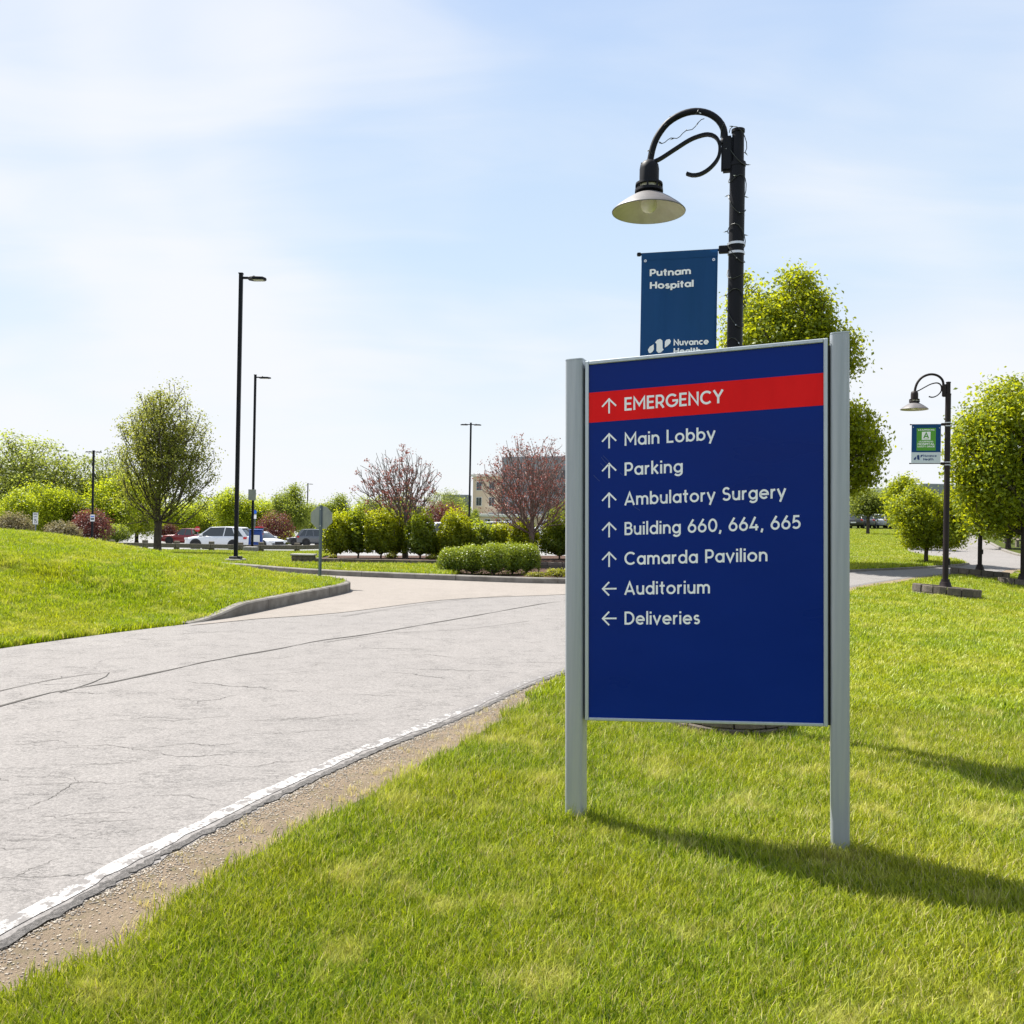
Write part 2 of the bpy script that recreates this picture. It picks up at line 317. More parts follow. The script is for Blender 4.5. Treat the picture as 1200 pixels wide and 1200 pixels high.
def inpoly(P, poly):
    P = np.asarray(P); poly = np.asarray(poly, float); x, y = P[:, 0], P[:, 1]; ins = np.zeros(len(P), bool); j = len(poly) - 1
    for i in range(len(poly)):
        xi, yi = poly[i]; xj, yj = poly[j]
        c = ((yi > y) != (yj > y)); t_ = (xj - xi) * (y - yi) / ((yj - yi) if yj != yi else 1e-9) + xi
        ins ^= c & (x < t_); j = i
    return ins
def smooth_line(pts, step=.35, closed=False, rel=.025):                           # Catmull-Rom through plan points
    P = [np.array(p, float) for p in pts]; o = []; n = len(P); rng = range(n if closed else n - 1)
    for i in rng:
        p0, p1, p2, p3 = (P[(i - 1) % n] if closed or i > 0 else P[i], P[i], P[(i + 1) % n], P[(i + 2) % n] if closed or i + 2 < n else P[(i + 1) % n])
        L = np.linalg.norm(p2 - p1); st = max(step, rel * np.linalg.norm(p1)); k = max(1, int(L / st))
        for q in range(k):
            u = q / k; o.append(.5 * ((2 * p1) + (-p0 + p2) * u + (2 * p0 - 5 * p1 + 4 * p2 - p3) * u * u + (-p0 + 3 * p1 - 3 * p2 + p3) * u ** 3))
    if not closed: o.append(P[-1])
    return np.array(o)
def seg_dist(P, L):
    P = np.asarray(P, float); L = np.asarray(L, float); best = np.full(len(P), 1e9); bi = np.zeros(len(P))
    for i in range(len(L) - 1):
        a, b = L[i], L[i + 1]; d = b - a; t_ = np.clip(((P - a) @ d) / max(d @ d, 1e-12), 0, 1)
        q = np.linalg.norm(P - (a + t_[:, None] * d), axis=1); m_ = q < best; best[m_] = q[m_]; bi[m_] = i + t_[m_]
    return best, bi
def sheet(name, poly, zfun, m, k=.045, label=None, kind='structure', skirt=0.0):
    poly = np.asarray(poly, float); r1 = max(np.linalg.norm(poly, axis=1).max(), 3)
    rr = [1.2]
    while rr[-1] < r1: rr.append(rr[-1] * (1 + k))
    an = np.arange(-PI, PI, k); G = np.array([(r * math.sin(a), r * math.cos(a)) for r in rr for a in an])
    G = G[(G[:, 0] > poly[:, 0].min()) & (G[:, 0] < poly[:, 0].max()) & (G[:, 1] > poly[:, 1].min()) & (G[:, 1] < poly[:, 1].max())]
    if len(G): G = G[inpoly(G, poly)]
    if len(G):
        d, _ = seg_dist(G, np.vstack([poly, poly[:1]])); G = G[d > .012 * np.linalg.norm(G, axis=1)]
    allp = [Vector(p) for p in poly] + [Vector(p) for p in G]
    v, e, f, *_ = delaunay_2d_cdt(allp, [], [list(range(len(poly)))], 1, 1e-5)
    V = np.array([(p.x, p.y) for p in v]); z = zfun(V[:, 0], V[:, 1]); V3 = np.column_stack([V, z]).tolist(); Fs = [tuple(q) for q in f]
    mb = MB(); mb.add(V3, Fs)
    if skirt:
        n = len(poly); zz = zfun(poly[:, 0], poly[:, 1]); top = [(poly[i][0], poly[i][1], zz[i] - .0005) for i in range(n)]; bot = [(a, b, c - skirt) for a, b, c in top]
        mb.add(top + bot, [(i, (i + 1) % n, n + (i + 1) % n, n + i) for i in range(n)])
    o = mb.build(name, m, smooth='all' if not skirt else True)
    tag(o, label, kind=kind); return o
# ------------------------------------------------------------------ the ground in plan
ROAD_R = [(-6.0, -14), (-3.6, -4), (-2.55, 0), (-1.74, 3.08), (-1.42, 4.2), (-.9, 5.6), (-.26, 6.96), (.49, 8.7), (3.0, 13.2), (5.5, 17.2), (7.96, 21.1), (9.84, 23.6), (11.36, 25.3), (12.6, 26.4), (14.3, 27.3), (15.6, 28.8), (17.15, 30.3), (22, 32), (42, 34)]
BR_R = [(42, 39.5), (30, 38), (25, 36.5), (21.8, 37.6), (23, 42), (28.5, 54), (36.2, 71), (47.5, 90)]
BR_L = [(45.5, 92), (37.6, 75), (28.6, 60), (21.5, 48), (17.4, 39), (16.7, 33.2), (15.6, 31.2), (14.65, 30.3), (12.4, 28.5), (10.2, 27), (6.5, 23.8), (3.8, 21.7), (1.19, 20.5), (-1.69, 21.06), (-4.58, 22.05), (-6.8, 23.6), (-10, 26.5), (-16, 31), (-34, 40)]
DR_N = [(-34, 34), (-16, 26), (-10, 22.6), (-6.6, 20.5), (-4.8, 19.5), (-3.7, 18.8), (-3.15, 17.8), (-3.2, 16.8), (-3.55, 15.1), (-3.84, 13.6), (-4.03, 12.8), (-4.3, 12.1)]
ROAD_L = [(-4.3, 12.1), (-4.85, 11.1), (-5.5, 9.6), (-6.3, 7.2), (-7.6, 3), (-9.5, -4), (-12, -14)]
sR, sBR, sBL, sDN, sRL = [smooth_line(q) for q in (ROAD_R, BR_R, BR_L, DR_N, ROAD_L)]
def jag(L, a, seed):
    g = np.random.default_rng(seed); o = L.copy(); n = len(o); w = g.normal(0, a, (n, 2)); o[1:-1] += w[1:-1]; return o
sR2 = smooth_line(ROAD_R, .045); sR2 = np.array(sR2); msk = (sR2[:, 1] > 2) & (sR2[:, 1] < 12)
g_ = np.random.default_rng(5); sR2[msk] += g_.normal(0, .011, (msk.sum(), 2)); 
roadpoly = np.vstack([sR2, sBR, sBL, sDN, sRL[1:]])
hr = lambda x, y: zf(x, y) + .035 + .01 * sstep(y, 25, 60) * 3
# base terrain to the horizon
rr = [0.0] + [1.0 * 1.07 ** i for i in range(112)]; na = 160; V = []; Fs = []
for r_ in rr:
    for k in range(na):
        a = 2 * PI * k / na; x, y = r_ * math.sin(a), r_ * math.cos(a); V.append((x, y, 0))
V = np.array(V); V[:, 2] = zf(V[:, 0], V[:, 1]) - .06 - .5 * sstep(np.hypot(V[:, 0], V[:, 1]), 40, 90)
for i in range(len(rr) - 1):
    for k in range(na): a = i * na + k; b_ = i * na + (k + 1) % na; Fs.append((a, b_, b_ + na, a + na))
me = npmesh('terrain', V, Fs); me.polygons.foreach_set('use_smooth', [True] * len(me.polygons)); tag(link('terrain', me, 'terrain'), kind='structure')

sheet('road', roadpoly, hr, 'asphalt', label='grey cracked asphalt road curving past the sign', skirt=.09)
# pinkish older paving of the side street mouth, a thin sheet over the road
AP = [(-4.22, 11.9), (-3.6, 12.75), (-2.6, 13.75), (-1.2, 16.1), (0, 17.05), (1.1, 17.75), (3.0, 19.6), (3.9, 21.2), (1.19, 20.65), (-1.69, 21.2), (-4.58, 22.2), (-6.8, 23.75), (-10, 26.6), (-16, 31.1), (-34, 40.1), (-34, 33.9), (-16, 25.9), (-10, 22.5), (-6.6, 20.4), (-4.7, 19.4), (-3.6, 18.7), (-3.08, 17.8), (-3.12, 16.8), (-3.47, 15.1), (-3.76, 13.6), (-3.95, 12.8)]
sheet('side_street', smooth_line(AP, .4, True), lambda x, y: hr(x, y) + .006, 'apron', label='pale pinkish paving at the mouth of the side street')
# shoulder of bare dirt between road and grass
GE = [(-6.6, -14), (-3.0, -4), (-2.1, 0), (-1.56, 2.76), (-1.40, 2.965), (-1.335, 3.37), (-1.21, 3.77), (-.77, 4.79), (-.43, 5.72), (0, 6.85), (.46, 8.3), (1.25, 9.6), (3.3, 13.2), (5.8, 17.2), (8.2, 21.0), (10.0, 23.3), (11.5, 25.0), (12.8, 26.1), (14.5, 27.0), (15.8, 28.5), (17.3, 30.1), (22, 31.8), (42, 33.8)]
sGE = smooth_line(GE, .12); g_ = np.random.default_rng(8)
nz = np.cumsum(g_.normal(0, .022, len(sGE))); nz -= np.convolve(nz, np.ones(25) / 25, 'same'); sGE[:, 0] += nz * np.clip(sGE[:, 1] / 4, .3, 1.0)
dirtpoly = np.vstack([sR - np.array([.12, 0]), (sGE + np.array([.35, -.25]))[::-1]])
sheet('shoulder', dirtpoly, lambda x, y: zf(x, y) + .031, 'dirt', label='strip of bare tan dirt and gravel beside the road')
# lawns
lawnR = np.vstack([sGE, [(60, 34), (60, -14)]])
hl = lambda x, y: zf(x, y) + .012
def hR(x, y):
    P = np.column_stack([np.ravel(x), np.ravel(y)]); d, _ = seg_dist(P, sGE[::6]); ins = inpoly(P, lawnR)
    return (zf(P[:, 0], P[:, 1]) + .034 - .059 * sstep(d, .1, .9) * ins * (1 - sstep(P[:, 1], 8, 14))).reshape(np.shape(x))
sheet('near_lawn', lawnR, hR, 'lawn_ground', label='mown lawn around the big blue sign')
LA = np.vstack([sDN[:, :], [(-4.42, 12.0)], [(-4.8, 11.5), (-5.3, 10.6), (-5.6, 9.9), (-6.4, 7.4), (-7.75, 3), (-9.7, -4), (-12.2, -14)], [(-60, -14), (-60, 34)]])
KERB_N = sDN[sDN[:, 0] > -12]
def left_h(x, y):
    P = np.column_stack([np.ravel(x), np.ravel(y)]); d, i = seg_dist(P, sDN); nseg = len(sDN) - 1
    y_at = np.interp(i, np.arange(len(sDN)), sDN[:, 1]); x_at = np.interp(i, np.arange(len(sDN)), sDN[:, 0])
    hk = .17 * sstep(y_at, 12.1, 13.6); hk = np.where(x_at < -4, np.where(y_at > 19, .17, hk), hk)
    dl, _ = seg_dist(P, np.array([(-4.3, 12.1), (-5.6, 9.9), (-7.75, 3), (-12.2, -14)])); dm = np.minimum(d, dl)
    mound = .90 * np.exp(-(((P[:, 0] + 12) / 5.0) ** 2 + ((P[:, 1] - 17.5) / 5.2) ** 2) / 2) * sstep(dm, 0, 3.2)
    mound += .10 * sstep(P[:, 0], -15, -28) * sstep(dm, 0, 4)
    z = zf(P[:, 0], P[:, 1]) + .02 + hk * (1 - .0 * dm) * np.where(dl < d, sstep(d, 0, .01) * 0 + np.clip(hk / .17, 0, 1) * .0 + 1, 1) + mound
    return z.reshape(np.shape(x))
sheet('mound_lawn', LA, left_h, 'lawn_ground', k=.03, label='grassy mound left of the road')
FARGRASS = np.vstack([[(-90, 54), (-90, 42)], sBL[(sBL[:, 0] < -1.2)][::-1], [(-1.5, 21.3), (-1.35, 22.6), (-2.0, 26.0), (-5.8, 26.1), (-7.2, 33), (-9.6, 49.8), (-24, 51.4)]])
hfar = lambda x, y: zf(x, y) + .13
sheet('far_lawn', FARGRASS, hfar, 'lawn_ground', label='strip of lawn beyond the side street')
BED = np.vstack([sBL[(sBL[:, 0] >= -1.75) & (sBL[:, 0] < 7.2) & (sBL[:, 1] < 26)][::-1], [(-1.35, 22.6), (-2.0, 26.0), (7.0, 26.0)]])
bp_ = sBL[(sBL[:, 0] >= -1.75) & (sBL[:, 0] < 7.0) & (sBL[:, 1] < 26)]
BED = np.vstack([bp_, [(-2.0, 26.0), (7.2, 26.0)]])
sheet('planting_bed', BED, lambda x, y: zf(x, y) + .085, 'mulch', label='brown mulch bed under the clipped bushes')
sheet('raised_bed', [(-5.7, 26.2), (7.2, 26.2), (7.2, 31.5), (-6.2, 31.5)], lambda x, y: zf(x, y) + .27, 'mulch', label='raised mulch bed behind the low block wall', skirt=.35)
LOT = [(-95, 54.5), (-24, 51.6), (-9.7, 50.1), (-7.3, 33.2), (-6.3, 31.6), (7.2, 31.6), (14, 40), (18, 60), (30, 112), (10, 158), (-110, 158)]
sheet('parking_lot', LOT, lambda x, y: zf(x, y) + .02 + .02 * sstep(y, 30, 60), 'lot_asphalt', label='pale asphalt parking lot beyond the lawn')
hill = np.vstack([[(18.6, 62), (14.2, 40.2), (7.3, 31.5), (7.3, 25.1)], sBL[(sBL[:, 0] > 7.0)][::-1], [(45.3, 93), (60, 130), (29.8, 111)]])
sheet('hill_lawn', hill, lambda x, y: zf(x, y) + .08, 'lawn_ground', label='sloping lawn beyond the road on the right')
# verge on the far side of the right-hand road
sheet('verge', np.vstack([sBR, [(70, 90), (70, 39.5)]]), lambda x, y: zf(x, y) + .09, 'lawn_ground', label='grass verge right of the uphill road')

# kerbs: separate sections with joints
def kerb(name, line, h, label, w=.15, side=1, hfun=None, sec=2.4):
    root = thing(name, label, None); del_keys = [k for k in ('category',) if k in root.keys()]
    root['kind'] = 'structure'
    L = np.array(line); dd = np.r_[0, np.cumsum(np.linalg.norm(np.diff(L, axis=0), axis=1))]; tot = dd[-1]; s0 = 0.0
    P = lambda s: np.array([np.interp(s, dd, L[:, 0]), np.interp(s, dd, L[:, 1])])
    while s0 < tot - .3:
        s1 = min(s0 + sec, tot); mb = MB(); n = max(2, int((s1 - s0) / .22)); prev = None; ring = []
        for i in range(n + 1):
            s = s0 + .006 + (s1 - s0 - .012) * i / n; p = P(s); q = P(min(s + .05, tot)) - P(max(s - .05, 0)); q = q / np.linalg.norm(q); nn = np.array([-q[1], q[0]]) * side
            hh = hfun(s, p) if hfun else h; z0 = zt(*p) + .035
            prof = [(0.0, -.12), (0.0, hh - .02), (.02, hh), (w - .015, hh + .004), (w, hh - .012), (w, -.12)]
            ring.append([(p[0] + nn[0] * a, p[1] + nn[1] * a, z0 + b) for a, b in prof])
        V = [q for r_ in ring for q in r_]; Fq = []
        for i in range(n):
            for k in range(5): a = i * 6 + k; Fq.append((a, a + 1, a + 7, a + 6))
            a = i * 6 + 5; Fq.append((a, i * 6, (i + 1) * 6, a + 6))
        Fq.append(tuple(range(6))); Fq.append(tuple(n * 6 + k for k in range(6))[::-1])
        mb.add(V, Fq).build('kerb_section', 'kerb', root, smooth=True); s0 = s1
    return root
def hk_(s, p):
    a = float(sstep(p[1], 12.1, 13.5)) if p[1] < 15 else 1.0
    return .012 + .165 * a
kn = sDN[(sDN[:, 0] > -14)]
kerb('kerb', kn, .13, 'concrete kerb around the tip of the grassy mound', side=-1, hfun=hk_)
kb = sBL[(sBL[:, 0] < 16.9) & (sBL[:, 0] > -20) & (sBL[:, 1] < 34)]
kerb('kerb', kb[kb[:, 0] < 7.2], .13, 'long concrete kerb along the far side of the road', side=-1)
kerb('kerb', kb[kb[:, 0] > 7.0], .055, 'low concrete kerb below the sloping lawn on the right', side=-1)
kerb('kerb', sBL[(sBL[:, 1] > 33.5)], .10, 'concrete kerb on the left of the uphill road', side=-1, sec=4)
kerb('kerb', sBR[(sBR[:, 1] < 88)], .10, 'concrete kerb on the right of the uphill road', side=-1, sec=4)

# white edge line and the long joint cracks
def ribbon(name, line, w, dz, m, off=0.0, jit=0.0, seed=1, label=None, wf=None):
    L = np.array(line); g = np.random.default_rng(seed); V = []; n = len(L)
    for i in range(n):
        q = L[min(i + 1, n - 1)] - L[max(i - 1, 0)]; q = q / np.linalg.norm(q); nn = np.array([-q[1], q[0]])
        ww = wf(i / n) if wf else w
        a = L[i] + nn * (off + ww / 2 + g.normal(0, jit)); b = L[i] + nn * (off - ww / 2 + g.normal(0, jit))
        for p in (a, b): V.append((p[0], p[1], float(hr(p[0], p[1])) + dz))
    return tag(link(name, npmesh(name, V, [(2 * i, 2 * i + 1, 2 * i + 3, 2 * i + 2) for i in range(n - 1)]), m), label, kind='structure')
sl = smooth_line(ROAD_R, .08)
sl = sl[(sl[:, 1] > -3) & (sl[:, 1] < 33)]
ribbon('edge_line', sl, .085, .003, 'line_paint', off=.115, jit=.008, label='worn white line along the road edge')
sle = smooth_line(ROAD_R, .03, rel=.006); sle = sle[(sle[:, 1] > 2) & (sle[:, 1] < 14)]
ribbon('broken_edge', sle, .045, .0045, 'edge_asphalt', off=.018, jit=.008, seed=31, label='crumbling dark edge of the asphalt')
def pxline(pts, step=.12, jit=.0, seed=1):
    o = []
    for px, py in pts:
        d = ray(px, py); tt = (EYE - .035) / -d.z; o.append((d.x * tt, d.y * tt))
    L = smooth_line(o, step); g = np.random.default_rng(seed)
    if jit:
        w = np.cumsum(g.normal(0, jit, len(L))); w -= np.linspace(0, w[-1], len(L)); L[:, 0] += w * .6; L[:, 1] += w
    return L
ribbon('road_crack', pxline([(-60, 842), (0, 828), (60, 812), (130, 800), (200, 785), (260, 772), (330, 760), (380, 750), (420, 745), (480, 735), (560, 721), (640, 707), (700, 700)], .05, .006, 3), .035, .004, 'crack_fill', jit=.006, label='long dark joint crack along the middle of the road', wf=lambda u: .030 + .012 * math.sin(u * 40) + .01 * math.sin(u * 91))
ribbon('road_crack', pxline([(-40, 820), (60, 797), (130, 788), (110, 800), (70, 812)], .06, .008, 5), .014, .0045, 'crack_fill', jit=.004, label='thin branching crack at the left of the road')
ribbon('road_crack', pxline([(380, 753), (460, 742), (540, 738), (620, 728)], .06, .008, 9), .010, .0045, 'crack_fill', jit=.003, label='thin crack beside the middle of the long joint')
ribbon('road_crack', pxline([(400, 723), (470, 712), (540, 703), (600, 698)], .06, .006, 12), .016, .012, 'crack_fill', jit=.004, label='thin seam between the grey road and pale side street')
for i_, pts in enumerate([]):
    ribbon('road_crack', pxline(pts, .05, .012, 20 + i_), .006, .0035, 'crack_fill', jit=.0018, label='hairline crack in the asphalt, %s' % ['lower left of the road', 'left of the middle lane', 'near the left sign post', 'close to the bottom left edge line', 'below the long joint', 'nearest the white edge line'][i_])

g_ = np.random.default_rng(60); V = []; Fq = []
for q_ in range(120):
    px = g_.uniform(-20, 660); py = g_.uniform(735, 1080); d = ray(px, py); tt = (EYE - .035) / -d.z; p = np.array([d.x * tt, d.y * tt])
    if not inpoly(p[None], roadpoly)[0] or p[1] > 13: continue
    a = g_.normal(.12, .25) + (PI if g_.random() < .5 else 0) + (1.1 if g_.random() < .12 else 0); n = int(g_.uniform(6, 38)); w0 = g_.uniform(.0010, .0028) * (p[1] / 5) ** .7; step = .022 * (p[1] / 5); pts = []
    for i in range(n):
        pts.append(p.copy()); a += g_.normal(0, .07); b_ = a + g_.normal(0, .55); p = p + step * np.array([math.cos(b_), math.sin(b_)])
    pts = np.array(pts)
    if not inpoly(pts, roadpoly).all(): continue
    for i in range(n):
        e = pts[min(i + 1, n - 1)] - pts[max(i - 1, 0)]; e = e / max(np.linalg.norm(e), 1e-6); nn = np.array([-e[1], e[0]]) * w0 * (1 - abs(2 * i / n - 1) ** 2 * .8) * g_.uniform(.4, 1.4)
        for s in (1, -1): r_ = pts[i] + nn * s; V.append((r_[0], r_[1], float(hr(r_[0], r_[1])) + .0025))
        if i: k = len(V) - 4; Fq.append((k, k + 1, k + 3, k + 2))
tag(link('fine_cracks', npmesh('fine_cracks', V, Fq), 'crack_fill'), 'scattered short cracks in the asphalt', kind='structure')
# ------------------------------------------------------------------ stroke lettering
def arc(cx, cy, rx, ry, a0, a1, n=None):
    n = n or max(4, int(abs(a1 - a0) / 15)); return [(cx + rx * math.cos(R(a0 + (a1 - a0) * i / n)), cy + ry * math.sin(R(a0 + (a1 - a0) * i / n))) for i in range(n + 1)]
O_ = arc(.35, .35, .285, .285, 0, 360, 28)
FONT = {
 ' ': (.30, []), 'A': (.80, [[(.04, 0), (.40, .95), (.76, 0)], [(.17, .28), (.63, .28)]]),
 'B': (.62, [[(.07, 0), (.07, 1)], [(.07, .93), (.33, .93)] + arc(.33, .735, .2, .195, 80, -80) + [(.33, .54), (.07, .54)], [(.30, .54)] + arc(.36, .305, .22, .235, 85, -90) + [(.07, .07)]]),
 'C': (.84, [arc(.47, .5, .41, .43, 45, 315)]), 'D': (.78, [[(.07, 0), (.07, 1)], [(.07, .93), (.30, .93)] + arc(.30, .5, .42, .43, 85, -85) + [(.30, .07), (.07, .07)]]),
 'E': (.56, [[(.56, .93), (.07, .93), (.07, .07), (.56, .07)], [(.07, .51), (.51, .51)]]), 'F': (.54, [[(.54, .93), (.07, .93), (.07, 0)], [(.07, .5), (.48, .5)]]),
 'G': (.90, [arc(.47, .5, .41, .43, 45, 345) + [(.86, .48), (.50, .48)]]), 'H': (.74, [[(.07, 0), (.07, 1)], [(.67, 0), (.67, 1)], [(.07, .51), (.67, .51)]]),
 'I': (.14, [[(.07, 0), (.07, 1)]]), 'L': (.52, [[(.07, 1), (.07, .07), (.52, .07)]]), 'M': (.92, [[(.07, 0), (.07, .93), (.46, .34), (.85, .93), (.85, 0)]]),
 'N': (.76, [[(.07, 0), (.07, .93), (.69, .07), (.69, 1)]]), 'O': (.94, [arc(.47, .5, .41, .43, 0, 360, 28)]),
 'P': (.62, [[(.07, 0), (.07, 1)], [(.07, .93), (.34, .93)] + arc(.34, .66, .23, .27, 85, -85) + [(.34, .39), (.07, .39)]]),
 'R': (.64, [[(.07, 0), (.07, 1)], [(.07, .93), (.34, .93)] + arc(.34, .66, .23, .27, 85, -85) + [(.34, .39), (.07, .39)], [(.33, .39), (.60, 0)]]),
 'S': (.60, [arc(.30, .72, .22, .21, 30, 250) + arc(.30, .285, .25, .225, 85, -155)]), 'T': (.66, [[(.0, .93), (.66, .93)], [(.33, .93), (.33, 0)]]),
 'Y': (.72, [[(.03, 1), (.36, .46), (.69, 1)], [(.36, .46), (.36, 0)]]),
 'a': (.66, [arc(.33, .35, .265, .285, 0, 360, 26), [(.60, 0), (.60, .70)]]), 'b': (.66, [[(.07, 0), (.07, 1)], arc(.34, .35, .265, .285, 0, 360, 26)]),
 'c': (.60, [arc(.35, .35, .285, .285, 50, 310)]), 'd': (.66, [arc(.33, .35, .265, .285, 0, 360, 26), [(.60, 0), (.60, 1.02)]]),
 'e': (.70, [[(.07, .35), (.635, .35)] + arc(.35, .35, .285, .285, 5, 318)]), 'g': (.66, [arc(.33, .35, .265, .285, 0, 360, 26), [(.60, .70), (.60, .02)] + arc(.335, .02, .265, .22, -5, -150)]),
 'h': (.60, [[(.07, 0), (.07, 1.02)], [(.07, .36)] + arc(.30, .385, .23, .25, 180, 0) + [(.53, 0)]]), 'i': (.14, [[(.07, 0), (.07, .70)], [(.07, .83), (.07, .98)]]),
 'k': (.54, [[(.07, 0), (.07, 1.02)], [(.48, .70), (.09, .30)], [(.20, .40), (.50, 0)]]), 'l': (.14, [[(.07, 0), (.07, 1.02)]]),
 'm': (.96, [[(.07, 0), (.07, .70)], [(.07, .40)] + arc(.275, .42, .205, .215, 180, 0) + [(.48, 0)], [(.48, .40)] + arc(.685, .42, .205, .215, 180, 0) + [(.89, 0)]]),
 'n': (.60, [[(.07, 0), (.07, .70)], [(.07, .36)] + arc(.30, .385, .23, .25, 180, 0) + [(.53, 0)]]), 'o': (.70, [O_]),
 'p': (.66, [[(.07, -.26), (.07, .70)], arc(.34, .35, .265, .285, 0, 360, 26)]), 'r': (.36, [[(.07, 0), (.07, .70)], [(.07, .38)] + arc(.30, .39, .23, .245, 180, 80)]),
 's': (.46, [arc(.235, .495, .155, .14, 30, 255) + arc(.235, .21, .175, .145, 80, -150)]), 't': (.40, [[(.19, .95), (.19, .18)] + arc(.30, .18, .11, .12, 180, 275), [(.0, .64), (.39, .64)]]),
 'u': (.60, [[(.07, .70), (.07, .31)] + arc(.30, .315, .23, .25, 180, 360) + [(.53, .32)], [(.53, 0), (.53, .70)]]), 'v': (.60, [[(.03, .70), (.30, .06), (.57, .70)]]),
 'y': (.60, [[(.03, .70), (.31, .04)], [(.58, .70), (.20, -.26)]]), 'f': (.36, [[(.15, 0), (.15, .8)] + arc(.29, .8, .14, .15, 180, 80), [(0, .64), (.34, .64)]]),
 '0': (.70, [arc(.35, .5, .28, .43, 0, 360, 28)]), '1': (.30, [[(.0, .78), (.22, .95), (.22, 0)]]), '4': (.70, [[(.42, 1), (.06, .24), (.66, .24)], [(.50, .46), (.50, 0)]]),
 '5': (.60, [[(.52, .93), (.15, .93), (.10, .53)] + arc(.28, .33, .26, .26, 105, -145)]), '6': (.66, [arc(.33, .33, .265, .265, 0, 360, 26), [(.105, .47), (.43, 1)]]),
 ',': (.18, [[(.13, .12), (.05, -.16)]])}
def stroke_quads(pts, w):                                               # mitred ribbon round a polyline
    P = [np.array(p, float) for p in pts]; closed = np.linalg.norm(P[0] - P[-1]) < 1e-4 and len(P) > 4; n = len(P); L_, R_ = [], []
    for i in range(n):
        if closed: a, b = P[(i - 1) % (n - 1)] if i else P[n - 2], P[(i + 1) % n] if i < n - 1 else P[1]
        else: a, b = P[max(i - 1, 0)], P[min(i + 1, n - 1)]
        d1 = P[i] - a; d2 = b - P[i]
        d1 = d1 / np.linalg.norm(d1) if np.linalg.norm(d1) > 1e-9 else None; d2 = d2 / np.linalg.norm(d2) if np.linalg.norm(d2) > 1e-9 else None
        if d1 is None: d1 = d2
        if d2 is None: d2 = d1
        n1 = np.array([-d1[1], d1[0]]); n2 = np.array([-d2[1], d2[0]]); m_ = n1 + n2; l_ = np.linalg.norm(m_); m_ = m_ / l_ if l_ > 1e-6 else n1
        k = min(1 / max(m_ @ n1, .2), 2.2); L_.append(P[i] + m_ * w / 2 * k); R_.append(P[i] - m_ * w / 2 * k)
    return L_, R_
def text_mesh(s, to3, cap, x0, y0, x1=None, sw=.145, gap=.135, depth0=.0):
    """to3(x, y, depth) -> point. Text of cap height cap from x0 (stretched to end at x1)."""
    tot = 0; adv = []
    for ch in s: adv.append(tot); tot += FONT[ch][0] + gap
    tot -= gap; sx = (x1 - x0) / tot if x1 is not None else cap; mb = MB(); lay = 0
    for ch, a in zip(s, adv):
        for st in FONT[ch][1]:
            L_, R_ = stroke_quads(st, sw); lay = (lay + 1) % 4; d = depth0 + lay * .00022 * (cap / .065); n = len(L_)
            V = [to3(x0 + (a + p[0]) * sx, y0 + p[1] * cap, d) for p in L_] + [to3(x0 + (a + p[0]) * sx, y0 + p[1] * cap, d) for p in R_]
            mb.add(V, [(i, i + 1, n + i + 1, n + i) for i in range(n - 1)])
    return mb
def flat(mb, name, m, parent):
    me = bpy.data.meshes.new(name); me.from_pydata(mb.v, [], mb.f); return link(name, me, m, parent)

def words(s, to3, cap, x0, y0, x1, sw, dd, m, parent, gap=.135):
    adv = [0.0]
    for ch in s: adv.append(adv[-1] + FONT[ch][0] + gap)
    sx = (x1 - x0) / (adv[-1] - gap); i = 0
    for w in s.split(' '):
        flat(text_mesh(w, to3, cap, x0 + adv[i] * sx, y0, x0 + (adv[i + len(w)] - gap) * sx, sw=sw, depth0=dd), 'lettering', m, parent); i += len(w) + 1
# ------------------------------------------------------------------ the big wayfinding sign
DL, DR = 4.63, 4.275
TL = at(686, 424, DL); TR = at(970, 396.6, DR); BL = at(686, 843.5, DL); BR = at(970, 851, DR)
base = Vector(((TL.x + TR.x) / 2, (DL + DR) / 2, 0))
eu = ((TR - TL) + (BR - BL)) / 2; WID = eu.length; eu.normalize()
ev = ((TL - BL) + (TR - BR)) / 2; HEI = ev.length; ev.normalize(); en = eu.cross(ev).normalized()
if en.y > 0: en = -en
SG = thing('wayfinding_sign', 'big blue hospital direction sign with red emergency band on two silver posts', 'sign', base)
def sp(u, v, n): return BL + eu * u + ev * v + en * n - base            # u across, v up, n towards the road
def sbox(u0, u1, v0, v1, n0, n1, mb=None):
    mb = mb or MB(); return mb.hexa([sp(u0, v0, n0), sp(u1, v0, n0), sp(u1, v0, n1), sp(u0, v0, n1), sp(u0, v1, n0), sp(u1, v1, n0), sp(u1, v1, n1), sp(u0, v1, n1)])
def shit(px, py):                                                       # picture point -> (u, v) on the panel
    d = ray(px, py); o = Vector((0, 0, EYE)) - BL; t_ = -(o.dot(en)) / d.dot(en); p = o + d * t_
    A = np.array([[eu.x, ev.x], [eu.z, ev.z]]); u, v = np.linalg.solve(A, [p.x, p.z]); return float(u), float(v)
PT = .012
sbox(.004, WID - .004, .004, HEI - .004, -.075, 0.0).build('cabinet', 'sign_trim', SG, bevel=.003)
f0 = shit(687.0, 633)[0]; f1 = WID - .0105; fv0 = .0115; fv1 = HEI - .012
